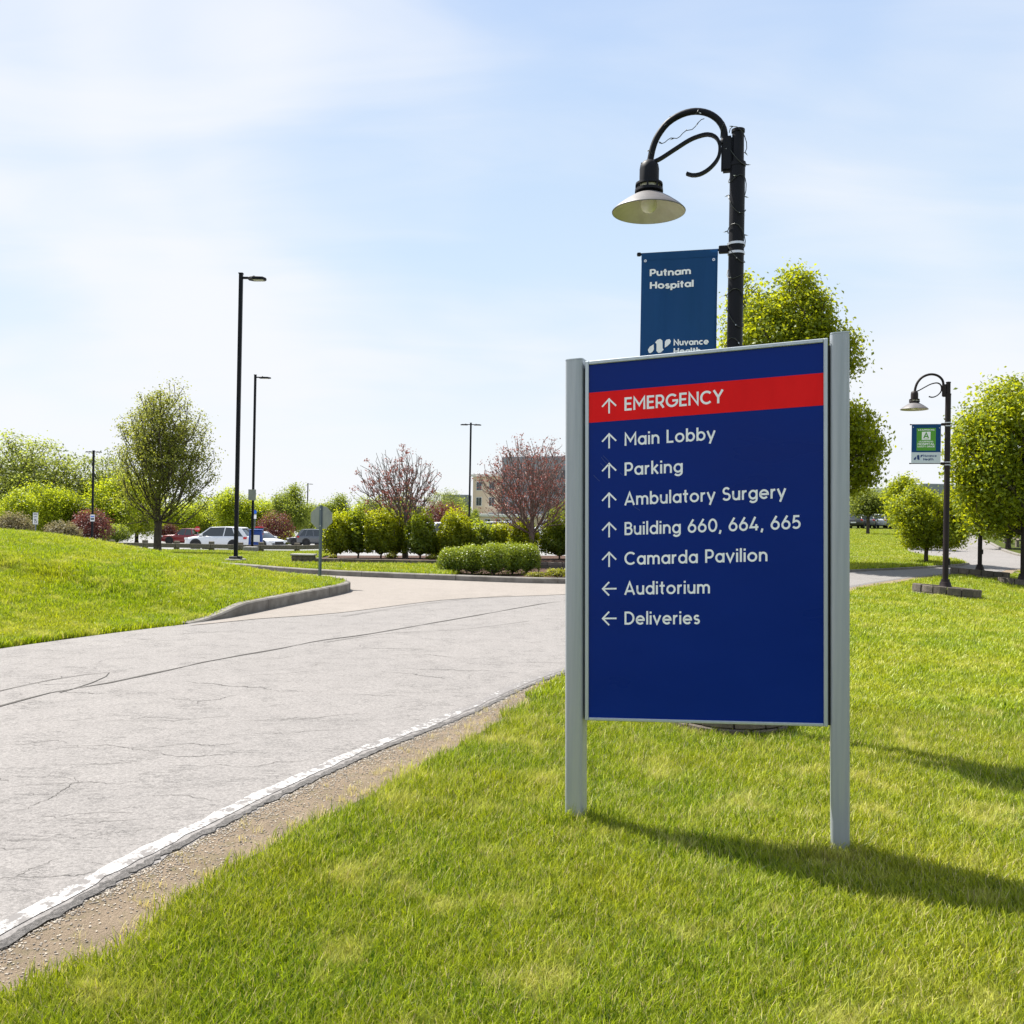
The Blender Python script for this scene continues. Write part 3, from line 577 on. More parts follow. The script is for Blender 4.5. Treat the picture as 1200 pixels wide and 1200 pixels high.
# frame pieces stand proud of the panel face
sbox(0, .019, 0, HEI, 0.001, .016).build('frame', 'sign_trim', SG, bevel=.003)
sbox(WID - .019, WID, 0, HEI, 0.001, .016).build('frame', 'sign_trim', SG, bevel=.003)
sbox(.0195, WID - .0195, HEI - .019, HEI, 0.001, .0155).build('frame', 'sign_trim', SG, bevel=.003)
sbox(.0195, WID - .0195, 0, .015, 0.001, .0155).build('frame', 'sign_trim', SG, bevel=.003)
sbox(.019, WID - .019, .015, HEI - .019, .0012, .006).build('panel', 'panel_blue', SG)
bv1 = shit(700, 459.8)[1]; bv0 = shit(700, 495)[1]
sbox(.0192, WID - .0192, bv0, bv1, .0062, .0074).build('red_band', 'panel_red', SG)
# posts: extruded aluminium, two side by side grooves
uL0, uL1 = shit(663.2, 600)[0], -.012; uR0, uR1 = WID + .012, shit(995.5, 600)[0]
for (u0, u1, pxb, pyb, Dd) in ((uL0, uL1, 675, 955, DL), (uR0, uR1, 985, 990, DR)):
    vb = shit(pxb, pyb)[1] - .12; vt = HEI + (.012 if u0 < 0 else .016)
    w = u1 - u0; prof = [(0, -.11), (0, -.012), (.006, -.002), (.014, .002), (w * .5, .003), (w - .014, .002), (w - .006, -.002), (w, -.012), (w, -.11)]
    mb = MB(); n = len(prof); V = [sp(u0 + a, vb, b + .022) for a, b in prof] + [sp(u0 + a, vt, b + .022) for a, b in prof]
    mb.add(V, [(i, (i + 1) % n, n + (i + 1) % n, n + i) for i in range(n)] + [tuple(range(n)), tuple(n + k for k in range(n))[::-1]])
    mb.build('post', 'sign_metal', SG, smooth=True)
    cp = [(a + (.003 if a < w / 2 else -.003) * 0, b) for a, b in prof]
    V = [sp(u0 + (a - w / 2) * 1.02 + w / 2, vt + .0006, b + .0235) for a, b in cp] + [sp(u0 + (a - w / 2) * 1.02 + w / 2, vt + .006, b + .0235) for a, b in cp]
    MB().add(V, [(i, (i + 1) % n, n + (i + 1) % n, n + i) for i in range(n)] + [tuple(range(n)), tuple(n + k for k in range(n))[::-1]]).build('post_cap', 'sign_trim', SG)
    # dark channel between post and cabinet
    a0, a1 = (u1, -.001) if u0 < 0 else (WID + .001, u0)
    sbox(a0 + .0005, a1 - .0005, .0, HEI - .03, -.06, -.02).build('shadow_gap', 'panel_edge', SG)
def t3(x, y, d): return sp(x, y, .0064 + d)
rows = [('EMERGENCY', 732.5, 481.4, 847.5, 473.5, .0015, .152), ('Main Lobby', 732.5, 522.5, 838, 519.5, 0, .14), ('Parking', 732.5, 557.6, 800, 555.4, 0, .14),
        ('Ambulatory Surgery', 732, 593, 920.6, 587.5, 0, .14), ('Building 660, 664, 665', 732.5, 627.8, 938, 621.8, 0, .14), ('Camarda Pavilion', 732.3, 662, 899.3, 658.5, 0, .14),
        ('Auditorium', 731.5, 697, 832, 695.6, 0, .14), ('Deliveries', 732.5, 731.8, 820, 731.3, 0, .14)]
vs_ = [shit(r_[1], r_[2])[1] for r_ in rows]; u0_ = np.mean([shit(r_[1], r_[2])[0] for r_ in rows])
pitch_ = (vs_[1] - vs_[7]) / 6; CAP = .0655
for i, (s, xa, ya, xb, yb, dd, sw) in enumerate(rows):
    v = vs_[0] if i == 0 else vs_[1] - pitch_ * (i - 1); ub = shit(xb, yb)[0]
    words(s, t3, CAP, u0_, v, ub, sw * 1.08, dd, 'lettering', SG)
    # arrow: shaft and two barbs
    ax0, ax1 = shit(706, ya)[0], shit(722.3, ya)[0]; c = (ax0 + ax1) / 2; hw = (ax1 - ax0) / 2; t_ = .0082; H = .076; yb_ = v - .008
    if i < 6: strokes = [[(c, yb_), (c, yb_ + H - .004)], [(c - hw, yb_ + H - hw - .004), (c, yb_ + H - .003), (c + hw, yb_ + H - hw - .004)]]
    else: strokes = [[(ax1 + .002, v + .032), (ax0 + .003, v + .032)], [(ax0 + hw, v + .032 + hw * .95), (ax0 + .003, v + .032), (ax0 + hw, v + .032 - hw * .95)]]
    mb = MB()
    for q, st in enumerate(strokes):
        L_, R_ = stroke_quads(st, t_); n = len(L_)
        mb.add([t3(*p, dd + .0002 + q * .0003) for p in L_] + [t3(*p, dd + .0002 + q * .0003) for p in R_], [(k, k + 1, n + k + 1, n + k) for k in range(n - 1)])
    flat(mb, 'arrow', 'lettering', SG)
for pts in ([(705, 536), (709, 541), (714, 545)], [(707, 534), (712, 539), (719, 547)], [(696, 557), (700, 561), (703, 564)], [(727, 554), (730, 557)], [(704, 543), (709, 548)], [(742, 593), (750, 598)]):
    q = [shit(*p) for p in pts]; L_, R_ = stroke_quads(q, .0022); n = len(L_)
    flat(MB().add([t3(*p, .0009) for p in L_] + [t3(*p, .0009) for p in R_], [(k, k + 1, n + k + 1, n + k) for k in range(n - 1)]), 'scratch', 'scratch', SG)
# ------------------------------------------------------------------ arched lamp posts, block rings, banners
def zc_(zx, zy): return ((598 - zx) / 3.527 / 154 / .965, (845 - (90 + zy / 3.527)) / 154)      # metres from the pole, from the enlarged picture
def curve3(pts, step=.03): return [(p[0], 0, p[1]) for p in smooth_line(pts, step, rel=0)]
def make_lamp(label, mt, H=4.505, loc=(0, 0, 0), group='arched lamp posts in stone rings', detail=True):
    t = thing('street_lamp', label, 'street lamp', loc, R(165), group)
    MB().lathe([(0, 0), (.20, 0), (.20, .05), (.185, .07), (.15, .10), (.12, .16), (.105, .235), (.09, .24), (.085, .30), (.0, .30)], n=28).build('base', mt, t, smooth=True)
    MB().lathe([(0, .295), (.060, .295), (.057, 4.24), (.0, 4.24)], n=24).build('pole', mt, t, smooth=True)
    MB().lathe([(0, 4.235), (.061, 4.235), (.061, 4.265), (.046, 4.268), (.0445, H - .015), (.05, H - .01), (.05, H + .012), (.02, H + .02), (0, H + .02)], n=22).build('pole_top', mt, t, smooth=True)
    MB().box(.036, .122, -.035, .035, 4.20, 4.47).build('bracket', mt, t, bevel=.014, seg=2)
    arm = curve3([zc_(*p) for p in ((545, 262), (546, 237), (541, 200), (521, 163), (482, 131), (430, 116), (375, 123), (320, 153), (281, 203), (262, 250), (252, 300), (250, 322))])
    MB().tube(arm, .0255, 12).build('arm', mt, t, smooth=True)
    MB().lathe([(0, .0), (.034, 0), (.036, .02), (.030, .035), (0, .035)], (arm[0][0], 0, arm[0][2] - .005), 14).build('arm_collar', mt, t, smooth=True)
    sp_ = smooth_line([zc_(*p) for p in ((215, 322), (240, 318), (285, 306), (350, 268), (405, 236), (445, 222), (480, 218), (508, 230), (525, 258), (527, 300), (515, 332), (485, 364), (450, 382), (420, 383), (398, 374))], .02, rel=0)
    V = []; n = len(sp_)
    for i, p in enumerate(sp_):
        q = sp_[min(i + 1, n - 1)] - sp_[max(i - 1, 0)]; q = q / np.linalg.norm(q); nn = np.array([-q[1], q[0]]) * .011
        for s in (-1, 1):
            for y in (-.019, .019): V.append((p[0] + nn[0] * s, y, p[1] + nn[1] * s))
    Fq = []
    for i in range(n - 1):
        a = 4 * i; Fq += [(a, a + 1, a + 5, a + 4), (a + 3, a + 2, a + 6, a + 7), (a + 2, a, a + 4, a + 6), (a + 1, a + 3, a + 7, a + 5)]
    Fq += [(0, 2, 3, 1), (4 * n - 4, 4 * n - 3, 4 * n - 1, 4 * n - 2)]
    MB().add(V, Fq).build('scroll', mt, t, smooth=True)
    hx, hz = zc_(250, 521); hx = zc_(248, 0)[0]
    z = lambda y: zc_(0, y)[1]
    MB().lathe([(0, z(306)), (.03, z(306)), (.05, z(312)), (.070, z(325)), (.076, z(345)), (.076, z(404)), (0, z(404))], (hx, 0, 0), 24).build('neck', mt, t, smooth=True)
    MB().lathe([(.07, z(401)), (.104, z(403)), (.106, z(412)), (.085, z(412.5)), (.07, z(412))], (hx, 0, 0), 26).build('collar', mt, t, smooth=True)
    MB().lathe([(.065, z(428)), (.108, z(428.5)), (.110, z(440)), (.09, z(446)), (.06, z(446))], (hx, 0, 0), 26).build('collar', mt, t, smooth=True)
    MB().lathe([(.078, z(410)), (.080, z(430))], (hx, 0, 0), 20).build('vent_ring', 'shade_inner', t, smooth=True)
    for k in range(8):
        a = 2 * PI * k / 8; MB().box(-.007, .007, -.004, .004, z(430), z(409)).build('collar_bolt', mt, t, loc=(hx + .099 * math.cos(a), .099 * math.sin(a), 0))
    o_ = [(.062, z(440)), (.080, z(446)), (.12, z(456)), (.185, z(478)), (.25, z(504)), (.281, z(520)), (.285, z(523)), (.283, z(526))]
    MB().lathe(o_, (hx, 0, 0), 44).build('shade', 'shade_grey', t, smooth=True)
    i_ = [(.281, z(526)), (.277, z(523)), (.245, z(508)), (.18, z(483)), (.115, z(461)), (.07, z(452)), (0, z(450))]
    MB().lathe(i_, (hx, 0, 0), 44).build('shade_lining', 'shade_inner', t, smooth=True)
    MB().lathe([(0, z(446)), (.05, z(452)), (.056, z(475)), (.062, z(490)), (.062, z(505)), (.045, z(520)), (.02, z(527)), (0, z(529))], (hx, 0, 0), 22).build('bulb', 'bulb_glass', t, smooth=True)
    for zz in (3.645, 3.575) + ((2.80, 2.74) if True else ()):
        r_ = .0595; MB().lathe([(r_, zz - .009), (r_ + .005, zz - .009), (r_ + .005, zz + .009), (r_, zz + .009)], n=22).build('clamp_band', 'band_silver', t, smooth=True)
    for zz in (3.61, 2.77):
        MB().box(.056, .13, -.022, .022, zz - .028, zz + .028).build('banner_bracket', mt, t, bevel=.005)
        MB().tube([(.10, 0, zz), (.735, 0, zz)], .0095, 10).build('banner_rod', mt, t, smooth=True)
        MB().lathe([(0, -.014), (.015, -.012), (.017, 0), (.015, .012), (0, .014)], (.737, 0, zz), 12).build('rod_cap', mt, t, smooth=True)
    MB().box(-.085, -.055, -.03, .03, .60, .74).build('outlet_box', 'black_plastic', t, bevel=.008)
    return t
def lamp_at(px, Y): p = at(px, 640, Y); return Vector((p.x, Y, 0))
L1 = Vector((1.668, 6.86, 0)); p2 = lamp_at(1108.5, 19.35); p3 = lamp_at(1148.5, 26.4); p4 = lamp_at(1199, 24.6)
L2 = Vector((p2.x, p2.y, zt(p2.x, p2.y) + .03)); L3 = Vector((p3.x, p3.y, zt(p3.x, p3.y) + .03)); L4 = Vector((p4.x, p4.y, zt(p4.x, p4.y) + .02))
l1 = make_lamp('black arched lamp post right behind the blue sign', 'lamp_black', loc=L1)
l2 = make_lamp('dark arched lamp post with green and blue banner, standing alone on the right lawn', 'lamp_brown', loc=L2)
def copy_lamp(loc, label):
    c = copy_tree(l2); c.location = loc; c['label'] = label; return c
l3 = copy_lamp(L3, 'farther arched lamp post half hidden in the leaves of the right maple')
l4 = copy_lamp(L4, 'arched lamp post cut by the right edge of the picture')
def ring(loc, label, r=.70, n=15, tilt=0.0):
    t = thing('stone_ring', label, 'planter ring', loc, R(random.uniform(0, 20)), 'stone rings round the lamp bases'); g = random.Random(int(loc.x * 100))
    protos = []
    for c in range(2):
        for k in range(n):
            da = PI / n - .012; r0 = r - .17 - g.uniform(0, .012); r1 = r + g.uniform(-.012, .012) - c * .015; a0 = 2 * PI * (k + .5 * c) / n
            z0 = -.10 + c * .125; z1 = z0 + .12 + g.uniform(-.004, .004)
            pts = []
            for z in (z0, z1):
                for rr_, s in ((r0, -1), (r1, -1), (r1 + .012, 0), (r1, 1), (r0, 1)): pts.append((rr_ * math.cos(da * s), rr_ * math.sin(da * s), z))
            mb = MB().add(pts, [(0, 1, 2, 3, 4), (9, 8, 7, 6, 5), (0, 5, 6, 1), (1, 6, 7, 2), (2, 7, 8, 3), (3, 8, 9, 4), (4, 9, 5, 0)])
            o = mb.build('stone_block', 'block', t, bevel=.008); o.rotation_euler = (0, 0, a0)
    MB().lathe([(r - .175, .10), (.3, .135), (0, .14)], n=24).build('soil', 'lawn_ground', t, smooth=True)
    t.rotation_euler = (0, R(4.5), R(5)) if tilt == 0 else (0, 0, 0); return t
ring(L1 + Vector((.02, .08, .02)), 'ring of stone blocks round the lamp base, glimpsed under the blue sign', r=.44, n=11, tilt=1)
ring(L2 + Vector((.02, 0, .0)), 'low ring of stone blocks round the lone right lamp post', r=.68)
ring(L3 + Vector((0, 0, .0)), 'farther stone block ring below the right maple', r=.78)
ring(L4 + Vector((0, 0, .0)), 'stone block ring cut by the right edge of the picture', r=.62)
for l in (l2, l3, l4): l.location.z += .05
for r_ in [o for o in C.objects if o.name.startswith('stone_ring') and o.location.y > 10]: r_.scale.z = 1.3

BX0, BX1, BZ1 = .135, .715, 3.603
def banner(lamp, label, main):
    t = thing('banner', label, 'banner', lamp.location, R(165), None); bz0 = 2.777
    nx, nz = 24, 34; V = []; g = random.Random(3 if main else 9)
    def yy(x, z): s = (x - BX0) / (BX1 - BX0); v = (z - bz0) / (BZ1 - bz0); e = math.sin(PI * min(max(v, 0), 1)); return .0085 * e * math.sin(s * 17 + v * 1.2) * (1 if main else .7) + .009 * e * math.sin(s * 6 + 1) + .012
    for j in range(nz + 1):
        for i in range(nx + 1):
            x = BX0 + (BX1 - BX0) * i / nx; z = bz0 + (BZ1 - bz0) * j / nz; V.append((x, yy(x, z), z))
    Fq = [(j * (nx + 1) + i, j * (nx + 1) + i + 1, (j + 1) * (nx + 1) + i + 1, (j + 1) * (nx + 1) + i) for j in range(nz) for i in range(nx)]
    def patch(name, x0, x1, z0, z1, m, off, k=12):
        V = []; F2 = []
        for j in range(k + 1):
            for i in range(k + 1):
                x = x0 + (x1 - x0) * i / k; z = z0 + (z1 - z0) * j / k; V.append((x, yy(x, z) + off, z))
        F2 = [(j * (k + 1) + i, j * (k + 1) + i + 1, (j + 1) * (k + 1) + i + 1, (j + 1) * (k + 1) + i) for j in range(k) for i in range(k)]
        return MB().add(V, F2).build(name, m, t, smooth='all')
    fab = MB().add(V, Fq).build('fabric', 'banner_blue', t, smooth='all')
    sm = fab.modifiers.new('thickness', 'SOLIDIFY'); sm.thickness = .0015; sm.offset = -1
    patch('hem', BX0 - .001, BX1 + .001, BZ1 - .045, BZ1 + .010, 'banner_blue', .003)
    for x, z in ((BX0 + .03, BZ1 - .07), (BX1 - .03, BZ1 - .05)): MB().lathe([(.004, 0), (.011, .0), (.011, .004), (.004, .004)], (x, yy(x, z) + .001, z), 12, 'y').build('grommet', 'band_silver', t)
    def t3_(x, y, d): lx = BX1 - x; return (lx, yy(lx, y) + .0035 + d, y)              # x from the left edge, y = height
    if main:
        P = lambda px, py: ((px - 753.5) * .58 / 87.5, BZ1 + .004 - (py - 297.3 + .075 * (px - 753.5)) / 152.5)
        for s, a, b, cp in (('Putnam', (763.8, 323.2), 810.5, .052), ('Hospital', (764.2, 338.2), 813.8, .052), ('Nuvance', (792.6, 404.0), 832.0, .046), ('Health', (792.8, 414.3), 823.2, .046)):
            x0, y0 = P(*a); x1 = P(b, a[1])[0]; flat(text_mesh(s, t3_, cp, x0, y0, x1, sw=.22, depth0=.0003), 'lettering', 'banner_text', t)
        sc8 = lambda q: P(740 + q[0] / 8, 280 + q[1] / 8)
        for i, pts in enumerate([[(190, 1070), (182, 1045), (200, 1015), (235, 990), (238, 1040), (225, 1062), (205, 1075)], [(248, 972), (270, 945), (295, 935), (315, 950), (318, 1020), (328, 1035), (305, 1062), (280, 1070), (262, 1050), (262, 985)], [(338, 1015), (338, 960), (350, 940), (380, 932), (393, 950), (385, 975), (360, 1000)]]):
            q = [t3_(*sc8(p), .0005) for p in pts]; flat(MB().add(q, [tuple(range(len(q)))]), 'logo', 'banner_text', t)
    else:
        W_ = BX1 - BX0; bw = bz0 + .235
        patch('white_strip', BX0, BX1, bz0, bw, 'banner_white', .003); patch('green_square', BX0 + .10, BX1 - .10, bw + .035, BZ1 - .07, 'banner_green', .003)
        gx0, gx1 = .10, W_ - .10; gc_ = (gx0 + gx1) / 2
        flat(text_mesh('LEAPFROG', t3_, .030, gx0 + .03, BZ1 - .125, gx1 - .03, sw=.2, depth0=.001), 'lettering', 'banner_text', t)
        patch('white_square', BX1 - gc_ - .085, BX1 - gc_ + .085, BZ1 - .325, BZ1 - .15, 'banner_text', .0045)
        flat(text_mesh('A', t3_, .115, gc_ - .05, BZ1 - .285, gc_ + .05, sw=.2, depth0=.003), 'lettering', 'banner_green', t)
        flat(text_mesh('GRADE', t3_, .014, gc_ - .05, BZ1 - .312, gc_ + .05, sw=.2, depth0=.003), 'lettering', 'banner_green', t)
        for s, z, cp, m_ in (('LEAPFROG', BZ1 - .375, .028, .05), ('HOSPITAL', BZ1 - .435, .044, .025), ('SAFETY GRADE', BZ1 - .485, .034, .02)):
            flat(text_mesh(s, t3_, cp, gx0 + m_, z, gx1 - m_, sw=.2, depth0=.001), 'lettering', 'banner_text', t)
        flat(text_mesh('Nuvance', t3_, .05, .24, bz0 + .135, .50, sw=.2, depth0=.001), 'lettering', 'banner_dark', t); flat(text_mesh('Health', t3_, .05, .24, bz0 + .06, .44, sw=.2, depth0=.001), 'lettering', 'banner_dark', t)
        for pts in ([(0, 0), (.0, .03), (.045, .075), (.05, .03), (.03, 0)], [(.06, .09), (.085, .11), (.11, .10), (.115, .02), (.125, .01), (.09, 0), (.07, .015)], [(.135, .05), (.135, .095), (.155, .11), (.18, .11), (.18, .09)]):
            q = [t3_(.05 + a, bz0 + .07 + b, .001) for a, b in pts]; flat(MB().add(q, [tuple(range(len(q)))]), 'logo', 'banner_dark', t)
    return t
banner(l1, 'navy hospital banner hanging behind the top of the blue sign', True)
banner(l2, 'small blue banner with green grade square on the right lamp post', False)
# fairy lights wound round the near lamp
def fairy(lamp, label, full):
    t = thing('string_lights', label, 'string lights', lamp.location, R(165)); g = random.Random(4)
    A = [Vector(p) for p in curve3([zc_(*p) for p in ((546, 237), (541, 200), (521, 163), (482, 131), (430, 116), (375, 123), (320, 153), (281, 203), (262, 250), (252, 300))], .02)]
    pts = []
    for i, p in enumerate(A[:: 1]):
        a = i * .55; pts.append(p + Vector((math.cos(a) * .03, math.sin(a) * .034, math.sin(a * 1.3) * .03)))
    wires = [pts]
    s0 = Vector((*zc_(465, 150), 0)).xzy; s1 = Vector((*zc_(285, 235), 0)).xzy
    wires.append([s0.lerp(s1, u) + Vector((0, -.0, -.03 * math.sin(PI * u) + .012 * math.sin(u * 19))) for u in np.linspace(0, 1, 16)])
    pl = []
    for i in range(150):
        u = i / 149; z = 4.5 - 1.75 * u; a = i * .42 + .8 * math.sin(i * .07); pl.append(Vector((math.cos(a) * .066, math.sin(a) * .066, z + .05 * math.sin(i * .6))))
    wires.append(pl)
    for wv in wires: MB().tube(wv, .0032, 5).build('wire', 'wire', t)
    for wv in wires:
        k = 4 if wv is not pl else 6
        for i in range(2, len(wv) - 1, k):
            p = wv[i]; d = Vector((g.uniform(-1, 1), g.uniform(-1, 1), g.uniform(-.8, .8))).normalized()
            if wv is pl: d = (Vector((p.x, p.y, 0)).normalized() + d * .6).normalized()
            MB().tube([p, p + d * .02], .0042, 5).build('bulb_holder', 'wire', t); MB().tube([p + d * .02, p + d * .034], [.004, .0015], 5).build('bulb', 'mini_bulb', t)
    return t
fairy(l1, 'string of tiny unlit bulbs wound round the near lamp arm and post', True)

# ------------------------------------------------------------------ trees and shrubs
def skeleton(targets, H0, H1, lean=(0, 0), g=None, wob=.06, sag=.0, up=.5, bf=.55):
    """Trunk nodes from 0 to H1 then each target joined to the nearest lower node. Returns nodes, parents, counts."""
    N = [np.array([0., 0., -.15])]; Pn = [-1]; k = max(4, int(H1 / .35))
    for i in range(1, k + 1):
        z = H1 * i / k; N.append(np.array([lean[0] * z + g.normal(0, wob * .3) , lean[1] * z + g.normal(0, wob * .3), z])); Pn.append(i - 1)
    PL = [0.0] + [H1 * i / k * (.35 + .65 * (H1 * i / k > H0)) for i in range(1, k + 1)]
    T = np.array(targets); o = np.argsort(np.linalg.norm(T - np.array([0, 0, H0]), axis=1)); step = max(.12, H1 * .05)
    for t_ in T[o]:
        A = np.array(N); d = t_ - A; L = np.linalg.norm(d, axis=1); pen = L + bf * np.array(PL) + np.maximum(0, A[:, 2] - t_[2] + up * np.hypot(d[:, 0], d[:, 1])) * 1.2 + (A[:, 2] < H0) * 50
        j = int(np.argmin(pen)); L_ = L[j]; n = max(2, int(L_ / step)); p0 = A[j]; pr = j; mid = (p0 + t_) / 2 + np.array([0, 0, -.06 * L_ + sag]) + g.normal(0, wob * L_ * .6, 3)
        for q in range(1, n + 1):
            u = q / n; p = (1 - u) ** 2 * p0 + 2 * u * (1 - u) * mid + u * u * t_ + (g.normal(0, wob * step * .5, 3) if q < n else 0)
            N.append(p); Pn.append(pr); PL.append(PL[pr] + L_ / n); pr = len(N) - 1
    N = np.array(N); Pn = np.array(Pn); cnt = np.ones(len(N))
    for i in range(len(N) - 1, 0, -1): cnt[Pn[i]] += cnt[i] * .97
    return N, Pn, cnt
def branch_mesh(name, N, Pn, rad, sides=5):
    idx = np.arange(1, len(N)); a = N[Pn[idx]]; b = N[idx]; d = b - a; d /= np.maximum(np.linalg.norm(d, axis=1, keepdims=True), 1e-6)
    ref = np.where(np.abs(d[:, 2:3]) < .9, np.array([[0, 0, 1.]]), np.array([[1., 0, 0]])); u = np.cross(d, ref); u /= np.linalg.norm(u, axis=1, keepdims=True); w = np.cross(d, u)
    ra = np.minimum(rad[Pn[idx]], rad[idx] * 1.6 + .004); rb = rad[idx]; V = []; n = len(idx)
    for end, r_ in ((a, ra), (b, rb)):
        for k in range(sides):
            an = 2 * PI * k / sides; V.append(end + (u * math.cos(an) + w * math.sin(an)) * r_[:, None])
    V = np.stack(V, 1).reshape(-1, 3); base = (np.arange(n) * 2 * sides)[:, None]
    Fq = np.concatenate([base + np.array([k, (k + 1) % sides, sides + (k + 1) % sides, sides + k]) for k in range(sides)])
    me = npmesh(name, V, Fq); me.polygons.foreach_set('use_smooth', [True] * len(me.polygons)); return me
def leaf_mesh(name, P, size, g, asp=.6, upb=.5, out=None, tone=None):
    n = len(P); s = size * g.uniform(.65, 1.25, n)[:, None]; nr = g.normal(0, 1, (n, 3)); nr[:, 2] += upb
    if out is not None: nr += out
    nr /= np.linalg.norm(nr, axis=1, keepdims=True); t_ = np.cross(nr, g.normal(0, 1, (n, 3))); t_ /= np.maximum(np.linalg.norm(t_, axis=1, keepdims=True), 1e-6); b = np.cross(nr, t_)
    V = np.stack([P - t_ * s * .5, P + b * s * asp * .5 + nr * s * .12, P + t_ * s * .5, P - b * s * asp * .5 + nr * s * .12], 1).reshape(-1, 3)
    Fq = (np.arange(n) * 4)[:, None] + np.arange(4); tn = np.repeat(np.clip(g.normal(.45, .24, n) if tone is None else tone, 0, 1), 4)
    return npmesh(name, V, Fq, tn)
def crown_targets(n, c, rad, g, shell=.45, rough=.16, shape=None, seed=0, lobes=0, extra=()):
    if lobes or extra:
        o = []; c = np.array(c); rad = np.array(rad); L = [(np.array(e[0]), np.array(e[1]), e[2]) for e in extra]; k = 0
        while k < lobes:
            v = g.normal(0, 1, 3); v /= np.linalg.norm(v)
            if any(np.linalg.norm(v - w) < 1.9 / math.sqrt(lobes) for w in [q[3] for q in L if len(q) > 3]): v = g.normal(0, 1, 3); v /= np.linalg.norm(v)
            rr = g.uniform(.27, .48); pos = c + v * rad * (1.02 - rr) * g.uniform(.9, 1.06); L.append((pos, rad * rr * g.uniform(.85, 1.15, 3), 1.0, v)); k += 1
        L.append((c, rad * .60, .75)); wts = np.array([q[2] * (q[1].prod() ** .667) for q in L]); wts /= wts.sum()
        for i in g.choice(len(L), n, p=wts):
            v = g.normal(0, 1, 3); v /= np.linalg.norm(v); o.append(L[i][0] + v * L[i][1] * g.uniform(.3, 1) ** .45)
        return np.array(o)
    ph = g.uniform(0, 2 * PI, 6); o = []
    while len(o) < n:
        v = g.normal(0, 1, 3); v /= np.linalg.norm(v); az = math.atan2(v[1], v[0])
        k = 1 + rough * (math.sin(3 * az + ph[0]) * .5 + math.sin(5 * az + 4 * v[2] + ph[1]) * .5 + math.sin(7 * v[2] + 2 * az + ph[2]) * .5) + g.normal(0, rough * .35)
        r_ = g.uniform(shell, 1) ** .6 * k; p = v * r_
        if shape: w = shape(p[2]); p[0] *= w; p[1] *= w
        o.append(np.array(c) + p * np.array(rad))
    return np.array(o)
def grow(H0, ctr, rad, ntar, lpt, lsize, lmat, bmat, trunk_r, seed, lobes=0, extra=(), shell=.4, rough=.16, spread=.30, shape=None, wob=.035, twig=.006, up=.5, sides=5, upb=.5, droopy=0, top=None, pexp=.5, leafmask=None, bf=.55):
    g = np.random.default_rng(seed); T = crown_targets(ntar, ctr, rad, g, shell, rough, shape, lobes=lobes, extra=extra)
    T[:, 2] = np.maximum(T[:, 2], H0 * .9 + .05)
    N, Pn, cnt = skeleton(T, H0, top or (ctr[2] + rad[2] * .55), g=g, wob=wob, up=up, bf=bf)
    rd = twig + (trunk_r - twig) * (cnt / cnt[0]) ** pexp; kk = N[:, 2] < .35; rd[kk] *= (1 + .45 * (1 - np.clip(N[kk, 2], 0, .35) / .35))
    bme = branch_mesh('trunk', N, Pn, rd, sides)
    tips = T if leafmask is None else T[leafmask(T, g)]
    m = len(tips); k = lpt; cl = g.normal(0, 1, (m, k, 3)) * spread * g.uniform(.6, 1.25, (m, 1, 1)) * np.array([1, 1, .75]); P = (tips[:, None, :] + cl).reshape(-1, 3)
    tn = (np.clip(g.normal(.45, .16, (m, 1)) + g.normal(0, .17, (m, k)), 0, 1)).ravel()
    out_ = (P - np.array(ctr)) / np.array(rad) * .9
    return bme, leaf_mesh('crown', P, lsize, g, upb=upb, out=out_, tone=tn), bmat, lmat
def plant_tree(name, label, cat, px, Y, G, group=None, z=None, dx=0, scale=1.0, rot=0.0, zoff=0.0):
    p = at(px, 640, Y); t = thing(name, label, cat, (p.x + dx, Y, (zt(p.x, Y) if z is None else z) + zoff), rot, group)
    link('trunk', G[0], G[2], t); link('crown', G[1], G[3], t); t.scale = (scale,) * 3; return t
def zrow(px, py, Y): return at(px, py, Y).z
def TREE(name, label, cat, Y, x0, x1, yt, yb, base_px, H0f, ntar, lpt, ls, lm, bm_, tr, seed, group=None, z=None, depth=1.0, **k):
    xc = (x0 + x1) / 2; c = at(xc, (yt + yb) / 2, Y); b = at(base_px, 640, Y); z0 = zt(b.x, Y) if z is None else z
    rx = (x1 - x0) / 2 * Y / FPX; rz = (yb - yt) / 2 * Y / FPX; ctr = (c.x - b.x, 0, c.z - z0)
    G = grow(H0f, ctr, (rx * .92, rx * .92 * depth, rz * .94), ntar, lpt, ls, lm, bm_, tr, seed, **k)
    return plant_tree(name, label, cat, base_px, Y, G, group, z0)
# near left pear-like tree, airy, with rising branches
TREE('pear_tree', 'tall airy tree with upright branches left of the tall light pole', 'tree', 40, 127, 253, 447, 615, 184, 1.1, 800, 34, .10, 'leaf_pear', 'bark', .17, 3, shell=.1, rough=.2, spread=.20, up=.9, bf=.75, shape=lambda z: 1.0 - .28 * max(z, -.2), twig=.009, z=zt(-15.7, 40) + .10, pexp=.55)
# the two red-budded trees
def redmask(T, g): return g.random(len(T)) < .22
RB = dict(shell=.12, rough=.13, spread=.06, up=.6, bf=.8, twig=.0045, wob=.05, pexp=.55, leafmask=redmask)
TREE('crabapple_tree', 'nearly bare tree with clusters of dark red buds above the left hedge', 'tree', 28.5, 412, 524, 522, 618, 475, .62, 900, 15, .068, 'leaf_red', 'bark_grey', .085, 21, z=zt(-3.4, 28.5) + .27, **RB)
TREE('crabapple_tree', 'denser red-budded bare tree beside the left sign post', 'tree', 27.6, 551, 690, 510, 622, 623, .60, 1300, 11, .062, 'leaf_red', 'bark_twig', .10, 22, z=zt(.6, 27.6) + .27, **{**RB, 'leafmask': lambda T, g: g.random(len(T)) < .40, 'spread': .085})
